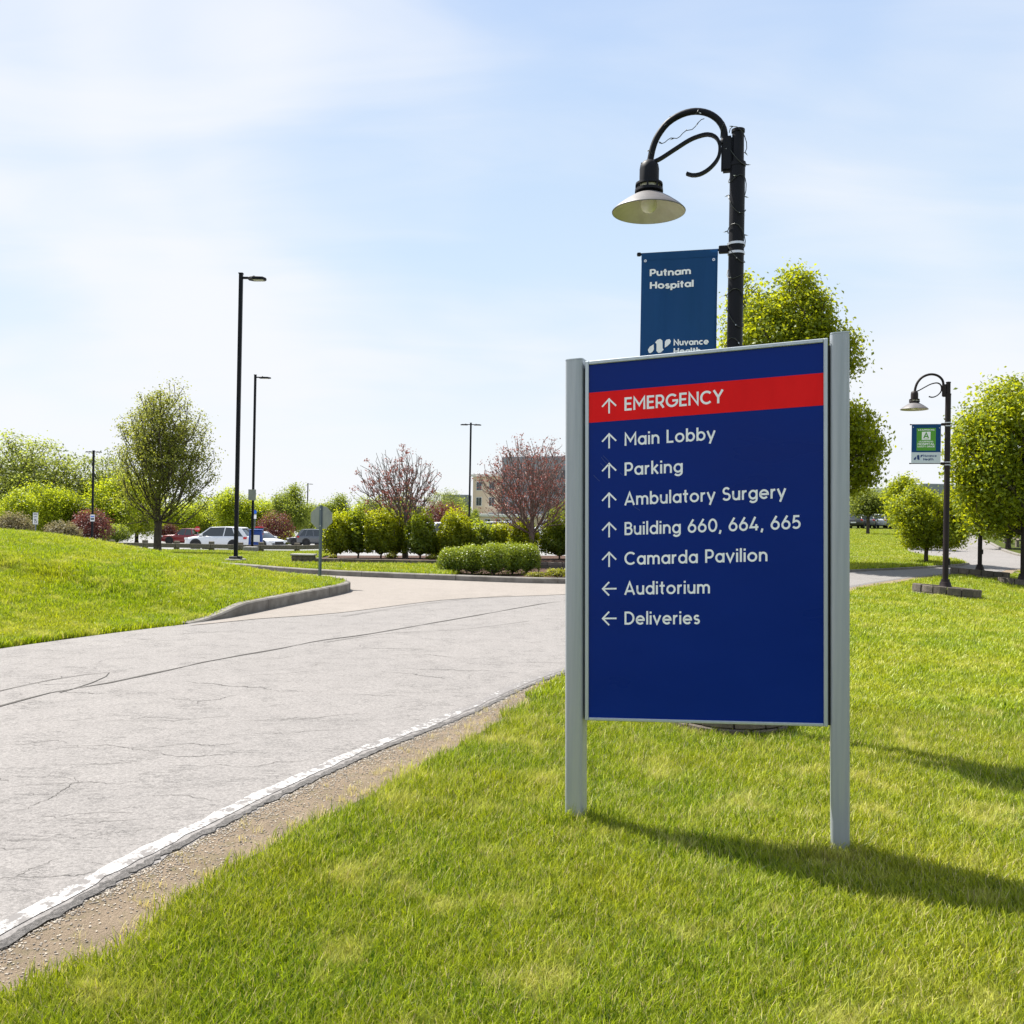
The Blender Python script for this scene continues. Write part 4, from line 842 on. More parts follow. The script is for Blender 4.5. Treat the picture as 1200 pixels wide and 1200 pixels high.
# maples on the right
TREE('maple_tree', 'big yellow-green maple crown rising behind the blue sign', 'tree', 30, 822, 990, 286, 575, 925, 2.2, 1700, 52, .135, 'leaf_maple', 'bark', .22, 31, spread=.23, lobes=12, extra=[((2.05, 0, 3.9), (.82, 1.1, 1.45), 2.4), ((-1.9, 0, 3.6), (1.2, 1.3, 1.6), .6), ((1.35, -.3, 7.0), (.75, .9, .9), 1.5), ((-.9, -.3, 7.5), (.9, .9, .9), 1.3), ((.2, -.3, 8.0), (1.0, 1.0, 1.1), 1.5)])
TREE('maple_tree', 'round bushy maple on the hillside lawn right of the sign', 'tree', 31.3, 1040, 1140, 556, 652, 1086, .75, 560, 62, .085, 'leaf_maple', 'bark', .07, 32, spread=.13, lobes=13)
TREE('maple_tree', 'large leafy maple filling the right edge of the picture', 'tree', 24.5, 1112, 1350, 418, 648, 1238, 1.0, 900, 52, .115, 'leaf_maple', 'bark', .15, 33, spread=.22, lobes=11, extra=[((-2.15, 0, 3.7), (.65, .8, 1.1), 2.0), ((-1.9, 0, 2.4), (.8, .9, .9), 1.6)])
TREE('maple_tree', 'small maple top showing behind the round bushy maple', 'tree', 44, 1036, 1082, 555, 622, 1060, 1.2, 200, 50, .13, 'leaf_maple', 'bark', .09, 34, spread=.22, lobes=6)
TREE('olive_tree', 'dull olive-green tree on the hill just right of the right sign post', 'tree', 70, 990, 1052, 572, 608, 1017, 1.2, 360, 34, .17, 'leaf_olive', 'bark', .13, 35, spread=.3, lobes=8)
TREE('maple_tree', 'shaded dark tree behind the fence at the far right', 'tree', 46, 1140, 1215, 560, 645, 1182, .8, 300, 40, .16, 'leaf_maple_deep', 'bark', .12, 36, spread=.28, lobes=8)

# shrubs: a lumpy skin of leaves over a dark inner body
def shrub_meshes(rx, ry, h, n, ls, seed, lumps=.12, pw=2.6, skirt=.12):
    g = np.random.default_rng(seed); v = g.normal(0, 1, (n, 3)); v[:, 2] = np.abs(v[:, 2]) * 1.0 - .35; v /= np.linalg.norm(v, axis=1, keepdims=True)
    q = (np.abs(v[:, 0]) ** pw + np.abs(v[:, 1]) ** pw + np.abs(v[:, 2]) ** pw) ** (-1 / pw); az = np.arctan2(v[:, 1], v[:, 0]); ph = g.uniform(0, 6, 4)
    k = 1 + lumps * (np.sin(4 * az + ph[0]) * .4 + np.sin(7 * az + 5 * v[:, 2] + ph[1]) * .4 + np.sin(9 * v[:, 2] + 3 * az + ph[2]) * .4) + g.normal(0, .05, n) + (g.random(n) < .05) * g.uniform(0, .22, n)
    r_ = q * k * g.uniform(.72, 1.04, n) ** .5; P = v * r_[:, None] * np.array([rx, ry, h * .62]) + np.array([0, 0, h * .40]); P[:, 2] = np.maximum(P[:, 2], skirt * h + g.uniform(0, .1, n) * h)
    lv = leaf_mesh('foliage', P, ls, g, upb=.6, out=v * 1.0, tone=np.clip(g.normal(.05, .16, n) + .75 * np.clip(P[:, 2] / h, 0, 1) ** 1.6, 0, 1))  # tone rises with height: yellow young tops, shade of the lower leaves painted in
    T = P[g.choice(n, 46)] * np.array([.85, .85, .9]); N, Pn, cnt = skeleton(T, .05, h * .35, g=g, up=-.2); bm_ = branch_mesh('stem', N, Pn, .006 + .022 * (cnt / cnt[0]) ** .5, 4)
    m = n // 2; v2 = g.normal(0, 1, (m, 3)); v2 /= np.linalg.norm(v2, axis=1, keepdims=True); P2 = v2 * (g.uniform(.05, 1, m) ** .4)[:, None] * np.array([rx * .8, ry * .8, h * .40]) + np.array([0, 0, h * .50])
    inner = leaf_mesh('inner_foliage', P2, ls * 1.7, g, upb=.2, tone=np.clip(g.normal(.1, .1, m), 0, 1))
    return lv, inner, bm_
def shrub(name, label, cat, px0, px1, yt, Y, lm, n, ls, seed, group=None, z=None, ry=None, **k):
    xc = (px0 + px1) / 2; b = at(xc, 640, Y); z0 = zt(b.x, Y) + .27 if z is None else z; h = at(xc, yt, Y).z - z0; rx = (px1 - px0) / 2 * Y / FPX
    lv, inner, st = shrub_meshes(rx, ry or min(rx, .8), h, n, ls, seed, **k); t = thing(name, label, cat, (b.x, Y, z0), 0, group)
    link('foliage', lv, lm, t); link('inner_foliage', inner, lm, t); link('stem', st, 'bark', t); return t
HG = 'yellow-green hedge shrubs above the block wall'
hs = [(382, 408, 603, 27.6, 'leftmost hedge shrub, behind the back of the stop sign'), (402, 436, 597, 28.0, 'tall hedge shrub second from the stop sign'), (430, 462, 600, 27.7, 'hedge shrub just left of the bare red-budded trunk'), (452, 474, 604, 28.2, 'narrow hedge shrub right behind the left bare trunk'),
      (478, 507, 603, 27.6, 'dark hedge shrub right of the left bare trunk'), (502, 522, 625, 28.4, 'small low hedge shrub below the parked white car'), (517, 549, 601, 27.8, 'upright rounded shrub left of the thin double-headed pole'), (545, 580, 613, 28.0, 'hedge shrub above the left end of the clipped boxwoods'),
      (575, 602, 615, 28.3, 'hedge shrub in the middle above the boxwoods'), (596, 628, 612, 28.0, 'hedge shrub left of the right bare trunk'), (636, 676, 606, 28.0, 'hedge shrub between the right bare trunk and the sign'), (668, 712, 604, 28.6, 'hedge shrub hidden partly by the left sign post')]
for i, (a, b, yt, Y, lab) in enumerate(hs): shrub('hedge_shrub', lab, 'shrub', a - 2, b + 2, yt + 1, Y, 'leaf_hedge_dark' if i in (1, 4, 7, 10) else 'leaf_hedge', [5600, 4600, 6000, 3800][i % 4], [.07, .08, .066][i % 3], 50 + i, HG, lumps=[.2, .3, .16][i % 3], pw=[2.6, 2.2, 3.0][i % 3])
bx = [(514, 549, 643, 22.75, 'leftmost clipped boxwood of the low row'), (536, 572, 640, 22.6, 'boxwood second from the left in the low row'), (560, 598, 638, 22.5, 'largest boxwood in the middle of the low row'), (584, 618, 638, 22.8, 'boxwood second from the right in the low row'), (604, 633, 639, 23.1, 'rightmost clipped boxwood of the low row')]
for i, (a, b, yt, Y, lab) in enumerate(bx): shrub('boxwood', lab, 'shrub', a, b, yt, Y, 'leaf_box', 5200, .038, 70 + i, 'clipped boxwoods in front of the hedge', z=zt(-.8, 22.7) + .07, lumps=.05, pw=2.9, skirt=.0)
shrub('low_plant', 'low yellow-green ground plant at the foot of the left sign post', 'plant', 640, 676, 667, 22.0, 'leaf_cover', 900, .045, 90, z=.09, ry=.35, lumps=.3)
shrub('low_plant', 'small yellow-green ground plant beside the kerb, left of the sign post', 'plant', 618, 642, 671, 21.8, 'leaf_cover', 380, .04, 91, z=.09, ry=.25, lumps=.3)
for i, (a, b, yt, Y, lab) in enumerate([(452, 466, 647, 27.0, 'tiny yellow plant below the left bare trunk'), (386, 394, 650, 26.9, 'tiny yellow plant at the left end of the raised bed'), (500, 512, 650, 26.9, 'tiny yellow plant right of the left bare trunk')]):
    shrub('low_plant', lab, 'plant', a, b, yt, Y, 'leaf_cover', 160, .05, 95 + i, lumps=.3)

# low block wall of the raised bed: two courses of blocks
wl_ = thing('block_wall', 'low dark wall of stacked stone blocks below the hedge', 'wall', (-5.7, 26.1, .04)); x = 0.0
for c in range(3):
    x = -.2 if c == 1 else 0.0
    while x < 12.8:
        w = random.uniform(.36, .44); o = MB().box(x + .004, x + w - .004, -.11 + random.uniform(-.012, .012), .10, c * .102 - .10, c * .102 - .003).build('stone_block', 'block', wl_, bevel=.008); x += w
pier = thing('stone_pier', 'short square stone pier at the left end of the block wall', 'pier', (-6.0, 26.15, zt(-6, 26.15) + .06))
for c in range(3):
    for i in range(2):
        MB().box(-.31 + i * .31 + .004, i * .31 - .004, -.2, .2, c * .12 - .05, c * .12 + .066).build('stone_block', 'block', pier, bevel=.01)
MB().box(-.34, .34, -.24, .24, .312, .36).build('cap_stone', 'concrete', pier, bevel=.01)
# ------------------------------------------------------------------ poles and road signs
def tall_pole(label, px, Y, ytop, heads=1, base=True, arm=1, hscale=1.0, z=None, r=.055, rotz=0.0):
    p = at(px, 640, Y); z0 = zt(p.x, Y) if z is None else z; H = at(px, ytop, Y).z - z0 - .05
    t = thing('light_pole', label, 'light pole', (p.x, Y, z0), rotz, 'tall black parking lot light poles')
    if base: MB().box(-.24, .24, -.24, .24, -.2, .13).build('footing', 'concrete', t, bevel=.02); MB().box(-.16, .16, -.16, .16, .13, .20).build('base_cover', 'lamp_black', t, bevel=.02)
    MB().box(-r, r, -r, r, .12, H).build('pole', 'lamp_black', t, bevel=.008); MB().box(-r - .01, r + .01, -r - .01, r + .01, H + .001, H + .03).build('pole_cap', 'lamp_black', t)
    for s in ((1, -1) if heads == 2 else (arm,)):
        MB().box(*sorted((s * r, s * (r + .22))), -.03, .03, H - .14, H - .08).build('arm', 'lamp_black', t)
        x0, x1 = s * (r + .16), s * (r + .16 + .62 * hscale); top = [(x0, -.07), (x0 + s * .14, -.17), (x0 + s * .45, -.15), (x1, -.03), (x1, .03), (x0 + s * .45, .15), (x0 + s * .14, .17), (x0, .07)]
        n = 8; MB().add([(a, b, H - .17) for a, b in top] + [(a * .985 + x0 * .015, b * .8, H - .085 + (.02 if 2 < i < 5 else .0) * -1) for i, (a, b) in enumerate(top)], [(i, (i + 1) % n, n + (i + 1) % n, n + i) for i in range(n)] + [tuple(range(n)), tuple(n + k for k in range(n))[::-1]]).build('lamp_head', 'lamp_black', t, bevel=.01)
        MB().box(*sorted((x0 + s * .15, x0 + s * .45)), -.10, .10, H - .178, H - .171).build('lens', 'led', t)
        MB().lathe([(0, 0), (.03, 0), (.03, .04), (0, .045)], (x0 + s * .16, 0, H - .085), 10).build('photocell', 'lamp_black', t)
    return t
tall_pole('nearest tall black light pole, left of centre', 276.5, 26.2, 319, 1, hscale=.85, z=zt(-8, 26.2) + .12, r=.052)
tall_pole('second tall light pole, just behind the nearest one', 295.5, 48, 438.5, 1, z=zt(-13.8, 48), r=.056, hscale=1.0, base=False)
tall_pole('thin double-headed light pole left of the tan building', 549.3, 68, 495, 2, r=.068, hscale=.9)
pl3 = tall_pole('small double-headed light pole far at the left', 107.6, 88, 527.5, 2, r=.085, hscale=.9)
tall_pole('far small light pole behind the dark cars', 359.5, 150, 566, 1, r=.08, base=False)
tall_pole('thin far light pole seen left of the nearest pole', 273, 150, 571, 1, r=.07, arm=-1, base=False)
# timber post footing block beside the second pole
p = at(294, 640, 47.4); fb = thing('concrete_block', 'square concrete block footing below the second tall pole', 'block', (p.x, 47.4, zt(p.x, 47.4)))
MB().box(-.33, .33, -.3, .3, -.1, .42).build('block', 'concrete', fb, bevel=.02)

def octagon(r, y0, y1):
    V = [(r * math.cos(R(22.5 + 45 * k)), y, r * math.sin(R(22.5 + 45 * k))) for y in (y0, y1) for k in range(8)]
    return MB().add(V, [(i, (i + 1) % 8, 8 + (i + 1) % 8, 8 + i) for i in range(8)] + [tuple(range(8)), tuple(8 + k for k in range(8))[::-1]])
p = at(375, 640, 18.35); sz = float(left_h(np.array([p.x]), np.array([18.35]))[0]); ss = thing('stop_sign', 'grey back of an octagonal stop sign on the tip of the mound', 'road sign', (p.x, 18.35, sz), R(-8))
zc0 = at(376, 606.5, 18.35).z - sz
oc = octagon(.246, .0, .003).build('sign_plate', 'sign_back', ss); oc.location = (.01, .03, zc0)
oc2 = octagon(.24, .0, .001).build('sign_face', 'sign_red', ss); oc2.location = (.01, .034, zc0)
ph_ = zc0 + .25
MB().add([(x, y, z) for z in (-.2, ph_) for x, y in ((-.034, .024), (-.034, .018), (-.015, .018), (-.013, -.012), (.013, -.012), (.015, .018), (.034, .018), (.034, .024))], [(i, (i + 1) % 8, 8 + (i + 1) % 8, 8 + i) for i in range(8)] + [tuple(range(8)), tuple(8 + k for k in range(8))[::-1]]).build('post', 'steel_post', ss)
for z in (-.17, .17): MB().lathe([(0, 0), (.012, 0), (.012, -.006), (0, -.008)], (.0, -.012, zc0 + z), 10, 'y').build('bolt', 'band_silver', ss)
flat(text_mesh('STOP', lambda x, y, d: (.17 - x * 1.0, .0358 + d, zc0 - .08 + y), .16, 0.0, 0, .34, sw=.16), 'lettering', 'sign_white', ss)
# speed limit sign
p = at(41, 640, 58); sl_ = thing('speed_limit_sign', 'small white speed limit 15 sign beyond the mound, far left', 'road sign', (p.x, 58, zt(p.x, 58)), R(-28)); z0 = at(41, 614.5, 58).z - zt(p.x, 58)
MB().box(-.26, .26, -.01, 0, z0, z0 + .76).build('sign_plate', 'sign_white', sl_); MB().box(-.025, .025, .002, .04, -.2, z0 + .74).build('post', 'steel_post', sl_)
for x0, x1, z_0, z_1 in ((-.24, .24, z0 + .735, z0 + .745), (-.24, .24, z0 + .015, z0 + .025), (-.245, -.235, z0 + .015, z0 + .745), (.235, .245, z0 + .015, z0 + .745)): MB().box(x0, x1, -.012, -.0105, z_0, z_1).build('border', 'sign_black', sl_)
for s, a, b, z_, c_, w_ in (('SPEED', -.19, .19, z0 + .60, .10, .2), ('LIMIT', -.17, .17, z0 + .44, .10, .2), ('15', -.13, .15, z0 + .07, .29, .17)):
    flat(text_mesh(s, lambda x, y, d: (x, -.012 - d, y), c_, a, z_, b, sw=w_), 'lettering', 'sign_black', sl_)
# notice plates on two poles
p = at(108, 607, 87.8); t = thing('notice_plate', 'small pale notice fixed to the far left light pole', 'notice', (p.x, 87.8, p.z)); MB().box(-.17, .25, -.03, 0, -.33, .33).build('plate', 'sign_white', t)
MB().box(-.12, .20, -.034, -.031, .1, .2).build('print', 'sign_blue', t); MB().box(-.12, .20, -.034, -.031, -.2, .02).build('print', 'steel_post', t)
p = at(295.5, 580, 47.7); t = thing('notice_plate', 'grey rectangular sign back fixed high on the second pole', 'notice', (p.x, 47.7, p.z)); MB().box(-.2, .2, -.02, 0, -.29, .29).build('plate', 'sign_back', t); MB().box(-.2, .2, .001, .003, -.29, .29).build('face', 'sign_white', t)
# parking-space post with blue round sign and banner, blue kiosk, far stop sign
p = at(299, 600, 74); g0 = zt(p.x, 74); t = thing('parking_sign', 'small blue round parking symbol on a thin post by the second pole', 'road sign', (p.x, 74, g0)); z0 = p.z - g0
MB().tube([(0, 0, -.2), (0, 0, z0 + .2)], .03, 8).build('post', 'steel_post', t); MB().lathe([(0, -.02), (.15, -.02), (.15, 0), (0, 0)], (0, -.04, z0), 16, 'y').build('disc', 'sign_blue', t); MB().box(-.12, .12, -.06, -.03, z0 - .55, z0 - .22).build('plate', 'sign_white', t)
p = at(300, 636, 53.5); g0 = zt(p.x, 53.5); t = thing('ticket_kiosk', 'bright blue collection box beside the second pole', 'kiosk', (p.x - .02, 53.5, g0), R(12)); zk = at(300, 621.5, 53.5).z - g0
mb = MB(); mb.hexa([(-.42, -.35, .0), (.42, -.35, 0), (.42, .35, 0), (-.42, .35, 0), (-.36, -.32, zk), (.36, -.32, zk), (.36, .32, zk), (-.36, .32, zk)]).build('body', 'kiosk_blue', t, bevel=.03)
MB().box(-.40, .40, -.36, .36, zk + .002, zk + .06).build('lid', 'navy_lid' if False else 'kiosk_blue', t, bevel=.02); MB().box(-.25, .25, -.37, -.352, zk * .5, zk * .8).build('notice', 'sign_white', t)
p = at(304, 620, 70); g0 = zt(p.x, 70); t = thing('hanging_sign', 'navy board with red edge standing behind the blue box', 'sign', (p.x, 70, g0)); z1 = at(304, 617, 70).z - g0
MB().box(-.33, .33, -.03, .03, z1 - .62, z1).build('board', 'paint_navy', t); MB().box(-.33, .33, -.036, -.032, z1 - .10, z1).build('red_band', 'sign_red', t); MB().box(-.33, .33, -.036, -.032, z1 - .62, z1 - .54).build('red_band', 'sign_red', t)
for s in (-.28, .28): MB().box(s - .03, s + .03, -.03, .03, -.2, z1 - .62).build('leg', 'steel_post', t)
p = at(231.5, 620, 95); g0 = zt(p.x, 95); t = thing('stop_sign', 'tiny red stop sign facing us beyond the white car', 'road sign', (p.x, 95, g0)); z0 = p.z - g0
o = octagon(.30, -.02, 0).build('sign_plate', 'sign_red', t); o.location = (0, -.03, z0); MB().box(-.03, .03, 0, .05, -.2, z0 + .25).build('post', 'steel_post', t)
flat(text_mesh('STOP', lambda x, y, d: (x, -.0512 - d, z0 - .09 + y), .18, -.21, 0, .21, sw=.18), 'lettering', 'sign_white', t)

# ------------------------------------------------------------------ timber guard rail in front of the parked cars
fx = [(58, 51.5), (94, 51), (131, 50.6), (170, 50.2), (207, 49.8), (248, 49.4), (282, 48.9), (306, 48.6), (348, 48.2), (390, 47.9), (432, 47.5)]
pf = []
for px, Y in fx:
    p = at(px, 640, Y); pf.append(Vector((p.x, Y, zt(p.x, Y) + .08)))
fr = thing('guard_rail', 'low grey timber guard rail along the parking lot', 'guard rail', pf[4])
for i, q in enumerate(pf):
    o = MB().box(-.13, .13, -.11, .11, -.2, .56 + random.uniform(-.02, .03)).build('post', 'wood_post', fr, bevel=.02); o.location = q - pf[4]; o.rotation_euler = (0, random.uniform(-.02, .02), 0)
for i in range(len(pf) - 1):
    a, b = pf[i] - pf[4], pf[i + 1] - pf[4]; y = -.13
    MB().hexa([(a.x + .01, a.y + y - .06, a.z + .20), (b.x - .01, b.y + y - .06, b.z + .20), (b.x - .01, b.y + y, b.z + .20), (a.x + .01, a.y + y, a.z + .20), (a.x + .01, a.y + y - .06, a.z + .43), (b.x - .01, b.y + y - .06, b.z + .43), (b.x - .01, b.y + y, b.z + .43), (a.x + .01, a.y + y, a.z + .43)]).build('rail', 'wood_post', fr, bevel=.01)
# dark rail fence beside the uphill road
ff = [(1141, 624, 72), (1150, 629, 62), (1160, 634, 54), (1172, 640, 48), (1186, 646, 43), (1204, 652, 39), (1226, 660, 35)]
pf = [Vector((at(a, b, Y).x + .9, Y, 0)) for a, b, Y in ff]
for q in pf: q.z = zt(q.x, q.y) + .1
fr = thing('rail_fence', 'dark two-rail fence along the right side of the uphill road', 'fence', pf[4])
for q in pf: o = MB().box(-.07, .07, -.07, .07, -.2, .95).build('post', 'wood_post', fr); o.location = q - pf[4]
for i in range(len(pf) - 1):
    a, b = pf[i] - pf[4], pf[i + 1] - pf[4]
    for z in (.40, .75): MB().tube([a + Vector((0, 0, z)), b + Vector((0, 0, z))], .055, 6).build('rail', 'wood_post', fr)

# ------------------------------------------------------------------ vehicles
def car(label, cat, paint, Lc, Wc, Hc, prof, cab, loc, heading, group='parked vehicles', kind='suv', wheel_r=.34):
    """prof: (x, z shoulder, half width factor) along the body; cab: x of windscreen foot, roof front, roof rear, tail foot"""
    t = thing('parked_car' if kind != 'pickup' else 'pickup_truck', label, cat, loc, heading, group); hw = Wc / 2; belt = prof[len(prof) // 2][1]
    rings = []
    for x, zs, wf in prof:
        w = hw * wf; zb = .24 if abs(x) < Lc * .46 else .34; rings.append([(x, -w * .9, zb), (x, -w, zb + .16), (x, -w * 1.0, zs - .16), (x, -w * .93, zs - .02), (x, -w * .5, zs + .02), (x, w * .5, zs + .02), (x, w * .93, zs - .02), (x, w, zs - .16), (x, w, zb + .16), (x, w * .9, zb)])
    n = 10; mb = MB(); mb.add([p for r_ in rings for p in r_], [(i * n + k, i * n + (k + 1) % n, (i + 1) * n + (k + 1) % n, (i + 1) * n + k) for i in range(len(rings) - 1) for k in range(n)] + [tuple(range(n)), tuple((len(rings) - 1) * n + k for k in range(n))[::-1]])
    mb.build('body', paint, t, smooth=True, bevel=.02)
    xa, xb, xc, xd = cab; zt_ = Hc; zb_ = belt - .02; wi = hw * .90; wr = hw * .72
    def loft(S, x_w, name, m_):
        mb_ = MB(); n_ = 6
        for x_, lo, hi, wl_, wh_ in S: mb_.v += [(x_, -wl_, lo), (x_, -wh_, hi - .03), (x_, -wh_ + .10, hi), (x_, wh_ - .10, hi), (x_, wh_, hi - .03), (x_, wl_, lo)]
        for i in range(len(S) - 1):
            for k in range(n_): mb_.f.append((i * n_ + k, i * n_ + (k + 1) % n_, (i + 1) * n_ + (k + 1) % n_, (i + 1) * n_ + k))
        mb_.f += [tuple(range(n_))[::-1], tuple((len(S) - 1) * n_ + k for k in range(n_))]; return mb_.build(name, m_, t, smooth=True)
    xm = (xb + xc) / 2; lw = wi - .004
    loft([(xd, zb_, zb_ + .05, lw, wi - .02), (xd + (xc - xd) * .6, zb_, zb_ + (zt_ - zb_) * .66, lw, wr + .06), (xc, zb_, zt_ - .06, lw, wr), (xm, zb_, zt_ - .03, lw, wr + .01), (xb, zb_, zt_ - .07, lw, wr), (xb + (xa - xb) * .5, zb_, zb_ + (zt_ - zb_) * .52, lw, wr + .06), (xa, zb_, zb_ + .05, lw, wi - .02)], 0, 'windows', 'car_glass')
    loft([(xc - .16, zt_ - .115, zt_ - .09, wr, wr + .01), (xc, zt_ - .08, zt_ - .035, wr + .01, wr + .012), (xm, zt_ - .05, zt_, wr + .02, wr + .02), (xb, zt_ - .09, zt_ - .045, wr + .01, wr + .012), (xb + .08, zt_ - .12, zt_ - .10, wr, wr + .01)], 0, 'roof', paint)
    if 0: MB().hexa([(xc - .06, -wr - .015, zt_ - .06), (xb + .05, -wr - .015, zt_ - .06), (xb + .05, wr + .015, zt_ - .06), (xc - .06, wr + .015, zt_ - .06), (xc + .1, -wr + .06, zt_), (xb - .12, -wr + .06, zt_), (xb - .12, wr - .06, zt_), (xc + .1, wr - .06, zt_)]).build('roof', paint, t, bevel=.02)
    for s in (-1, 1):
        for (x0, x1, w_) in ((xa, xb, .05), (xd, xc, .07 if kind != 'suv' else .16), ((xa + xd) / 2 - .1, (xb + xc) / 2 - .05, .035)) + (((xd + .75, xc + .45, .04),) if kind == 'suv' else ()):
            d = .012; MB().hexa([(x0 - w_, s * (wi - .01), zb_), (x0 + w_, s * (wi - .01), zb_), (x0 + w_, s * (wi + d), zb_), (x0 - w_, s * (wi + d), zb_), (x1 - w_, s * (wr - .01), zt_ - .05), (x1 + w_, s * (wr - .01), zt_ - .05), (x1 + w_, s * (wr + d), zt_ - .05), (x1 - w_, s * (wr + d), zt_ - .05)]).build('pillar', paint, t)
        for x in (Lc * .305, -Lc * .295):
            ar = MB().lathe([(0, -.02), (wheel_r + .075, -.02), (wheel_r + .075, 0), (0, 0)], n=24, axis='y').build('wheel_arch', 'black_plastic', t); ar.location = (x, s * (hw + .004) + (.02 if s < 0 else 0), wheel_r + .03)
            wh = MB().lathe([(wheel_r * .62, 0), (wheel_r * .95, 0), (wheel_r, .03), (wheel_r, .19), (wheel_r * .6, .2)], n=24, axis='y').build('tyre', 'tyre', t, smooth=True); wh.location = (x, s * (hw + .018), wheel_r); wh.rotation_euler = (0, 0, PI if s > 0 else 0)
            rm = MB(); rm.lathe([(0, .02), (wheel_r * .16, .015), (wheel_r * .2, .04), (wheel_r * .55, .05), (wheel_r * .66, .012)], n=10, axis='y'); ro = rm.build('rim', 'rim', t); ro.location = wh.location; ro.rotation_euler = wh.rotation_euler
        fx_ = Lc / 2; MB().box(fx_ - .30, fx_ - .04, *sorted((s * hw * .60, s * hw * .95)), belt - .30, belt - .16).build('headlight', 'lamp_clear', t, bevel=.02)
        MB().box(-fx_ + .02, -fx_ + .25, *sorted((s * hw * .72, s * (hw * .985))), belt - .18, belt - .02).build('taillight', 'lamp_red', t, bevel=.02)
        MB().box(xa - .35, xa - .18, *sorted((s * (hw * .96), s * (hw + .17))), belt + .0, belt + .14).build('mirror', paint, t, bevel=.02)
        for q, (xdoor, dw) in enumerate(((.0, .0), (-1.0, 0))):
            MB().box((xa + xd) / 2 + .35 + xdoor, (xa + xd) / 2 + .5 + xdoor, *sorted((s * hw, s * (hw + .02))), belt - .17, belt - .14).build('door_handle', paint, t)
    MB().box(fx_ - .08, fx_ + .012, -hw * .5, hw * .5, .42, belt - .24).build('grille', 'black_plastic', t, bevel=.01)
    MB().box(-fx_ - .012, -fx_ + .03, -.26, .26, .55, .68).build('number_plate', 'sign_white', t)
    return t
def suvp(L, b): h = L / 2; return [(-h, b - .12, .86), (-h + .12, b + .02, .94), (-h * .6, b + .02, 1), (0, b, 1), (h * .38, b - .01, 1), (h * .5, b - .03, .99), (h * .78, b - .10, .95), (h - .12, b - .18, .88), (h, b - .32, .76)]
def place(px, Y): p = at(px, 640, Y); return (p.x, Y, zt(p.x, Y) + .04)
cs = (1.05, .38, -1.85, -2.32)
car('white sport utility vehicle parked side on behind the guard rail', 'car', 'paint_white', 4.65, 1.88, 1.74, suvp(4.65, 1.06), (1.25, .40, -1.65, -2.22), (lambda p: (p[0], p[1], p[2] - .08))(place(257.5, 66)), PI - R(4), wheel_r=.37)
car('white sedan with its nose to the right, partly hidden behind the white SUV', 'car', 'paint_white', 4.7, 1.82, 1.42, suvp(4.7, .90), (1.15, .30, -1.05, -1.85), place(303, 73), R(-32), kind='sedan')
car('dark parked car facing left near the reddish bush', 'car', 'paint_dark', 4.6, 1.85, 1.60, suvp(4.6, 1.0), (1.2, .40, -1.7, -2.2), place(362, 101), PI - R(8))
car('dark grey parked SUV behind the stop sign', 'car', 'paint_grey', 4.6, 1.85, 1.72, suvp(4.6, 1.02), (1.2, .40, -1.7, -2.2), place(375, 94), R(8))
car('silver car just right of the stop sign post', 'car', 'paint_silver', 4.5, 1.8, 1.45, suvp(4.5, .92), (1.15, .3, -1.2, -1.9), place(392, 99), R(170), kind='sedan')
car('white car glimpsed between the hedge shrubs', 'car', 'paint_white', 4.6, 1.85, 1.65, suvp(4.6, 1.0), (1.2, .40, -1.7, -2.2), place(512, 62), R(215))
for i, (px, Y, pt, rz, lab) in enumerate([(573, 78, 'white', 188, 'white car roof showing above the hedge below the tan building'), (592, 84, 'silver', 184, 'silver car roof above the hedge below the building'), (646, 70, 'white', 186, 'white car behind the hedge next to the left sign post')]):
    car(lab, 'car', 'paint_' + pt, 4.6, 1.85, 1.6, suvp(4.6, 1.0), (1.2, .40, -1.7, -2.2), place(px, Y), R(rz))
for i, (px, Y, pt, rz, lab) in enumerate([(1004, 93, 'dark', 60, 'dark car nearest the sign post among those parked on the hill'), (1017, 95, 'grey', 62, 'grey car parked on the hill behind the olive tree trunk'), (1031, 97, 'silver', 60, 'silver car parked on the hill right of the olive tree trunk'), (1046, 99, 'dark', 64, 'dark car parked on the hill beside the round maple')]):
    p = place(px, Y); car(lab, 'car', 'paint_' + pt, 4.5, 1.8, 1.5, suvp(4.5, .95), (1.15, .3, -1.5, -2.0), (p[0], p[1], p[2] + .05), R(rz))
car('red car coming down the uphill road behind the round maple', 'car', 'paint_dark', 4.5, 1.8, 1.5, suvp(4.5, .95), (1.15, .3, -1.5, -2.0), (lambda p: (p[0], p[1], p[2] + .08))(place(1131, 74)), R(235))['label'] = 'dark car at the top of the uphill road'
tk = car('red pickup truck parked far back beyond the white SUV', 'pickup truck', 'paint_red', 5.7, 2.0, 1.92, [(-2.85, 1.15, .95), (-2.7, 1.2, 1), (-.9, 1.2, 1), (-.3, 1.16, 1), (.9, 1.16, 1), (1.2, 1.14, 1), (2.1, 1.08, .98), (2.7, 1.0, .93), (2.85, .82, .85)], (1.15, .45, -.75, -.98), place(219, 108), PI - R(2), kind='pickup', wheel_r=.42)
MB().box(-2.6, -1.05, -.82, .82, 1.17, 1.225).build('load_bed', 'black_plastic', tk)

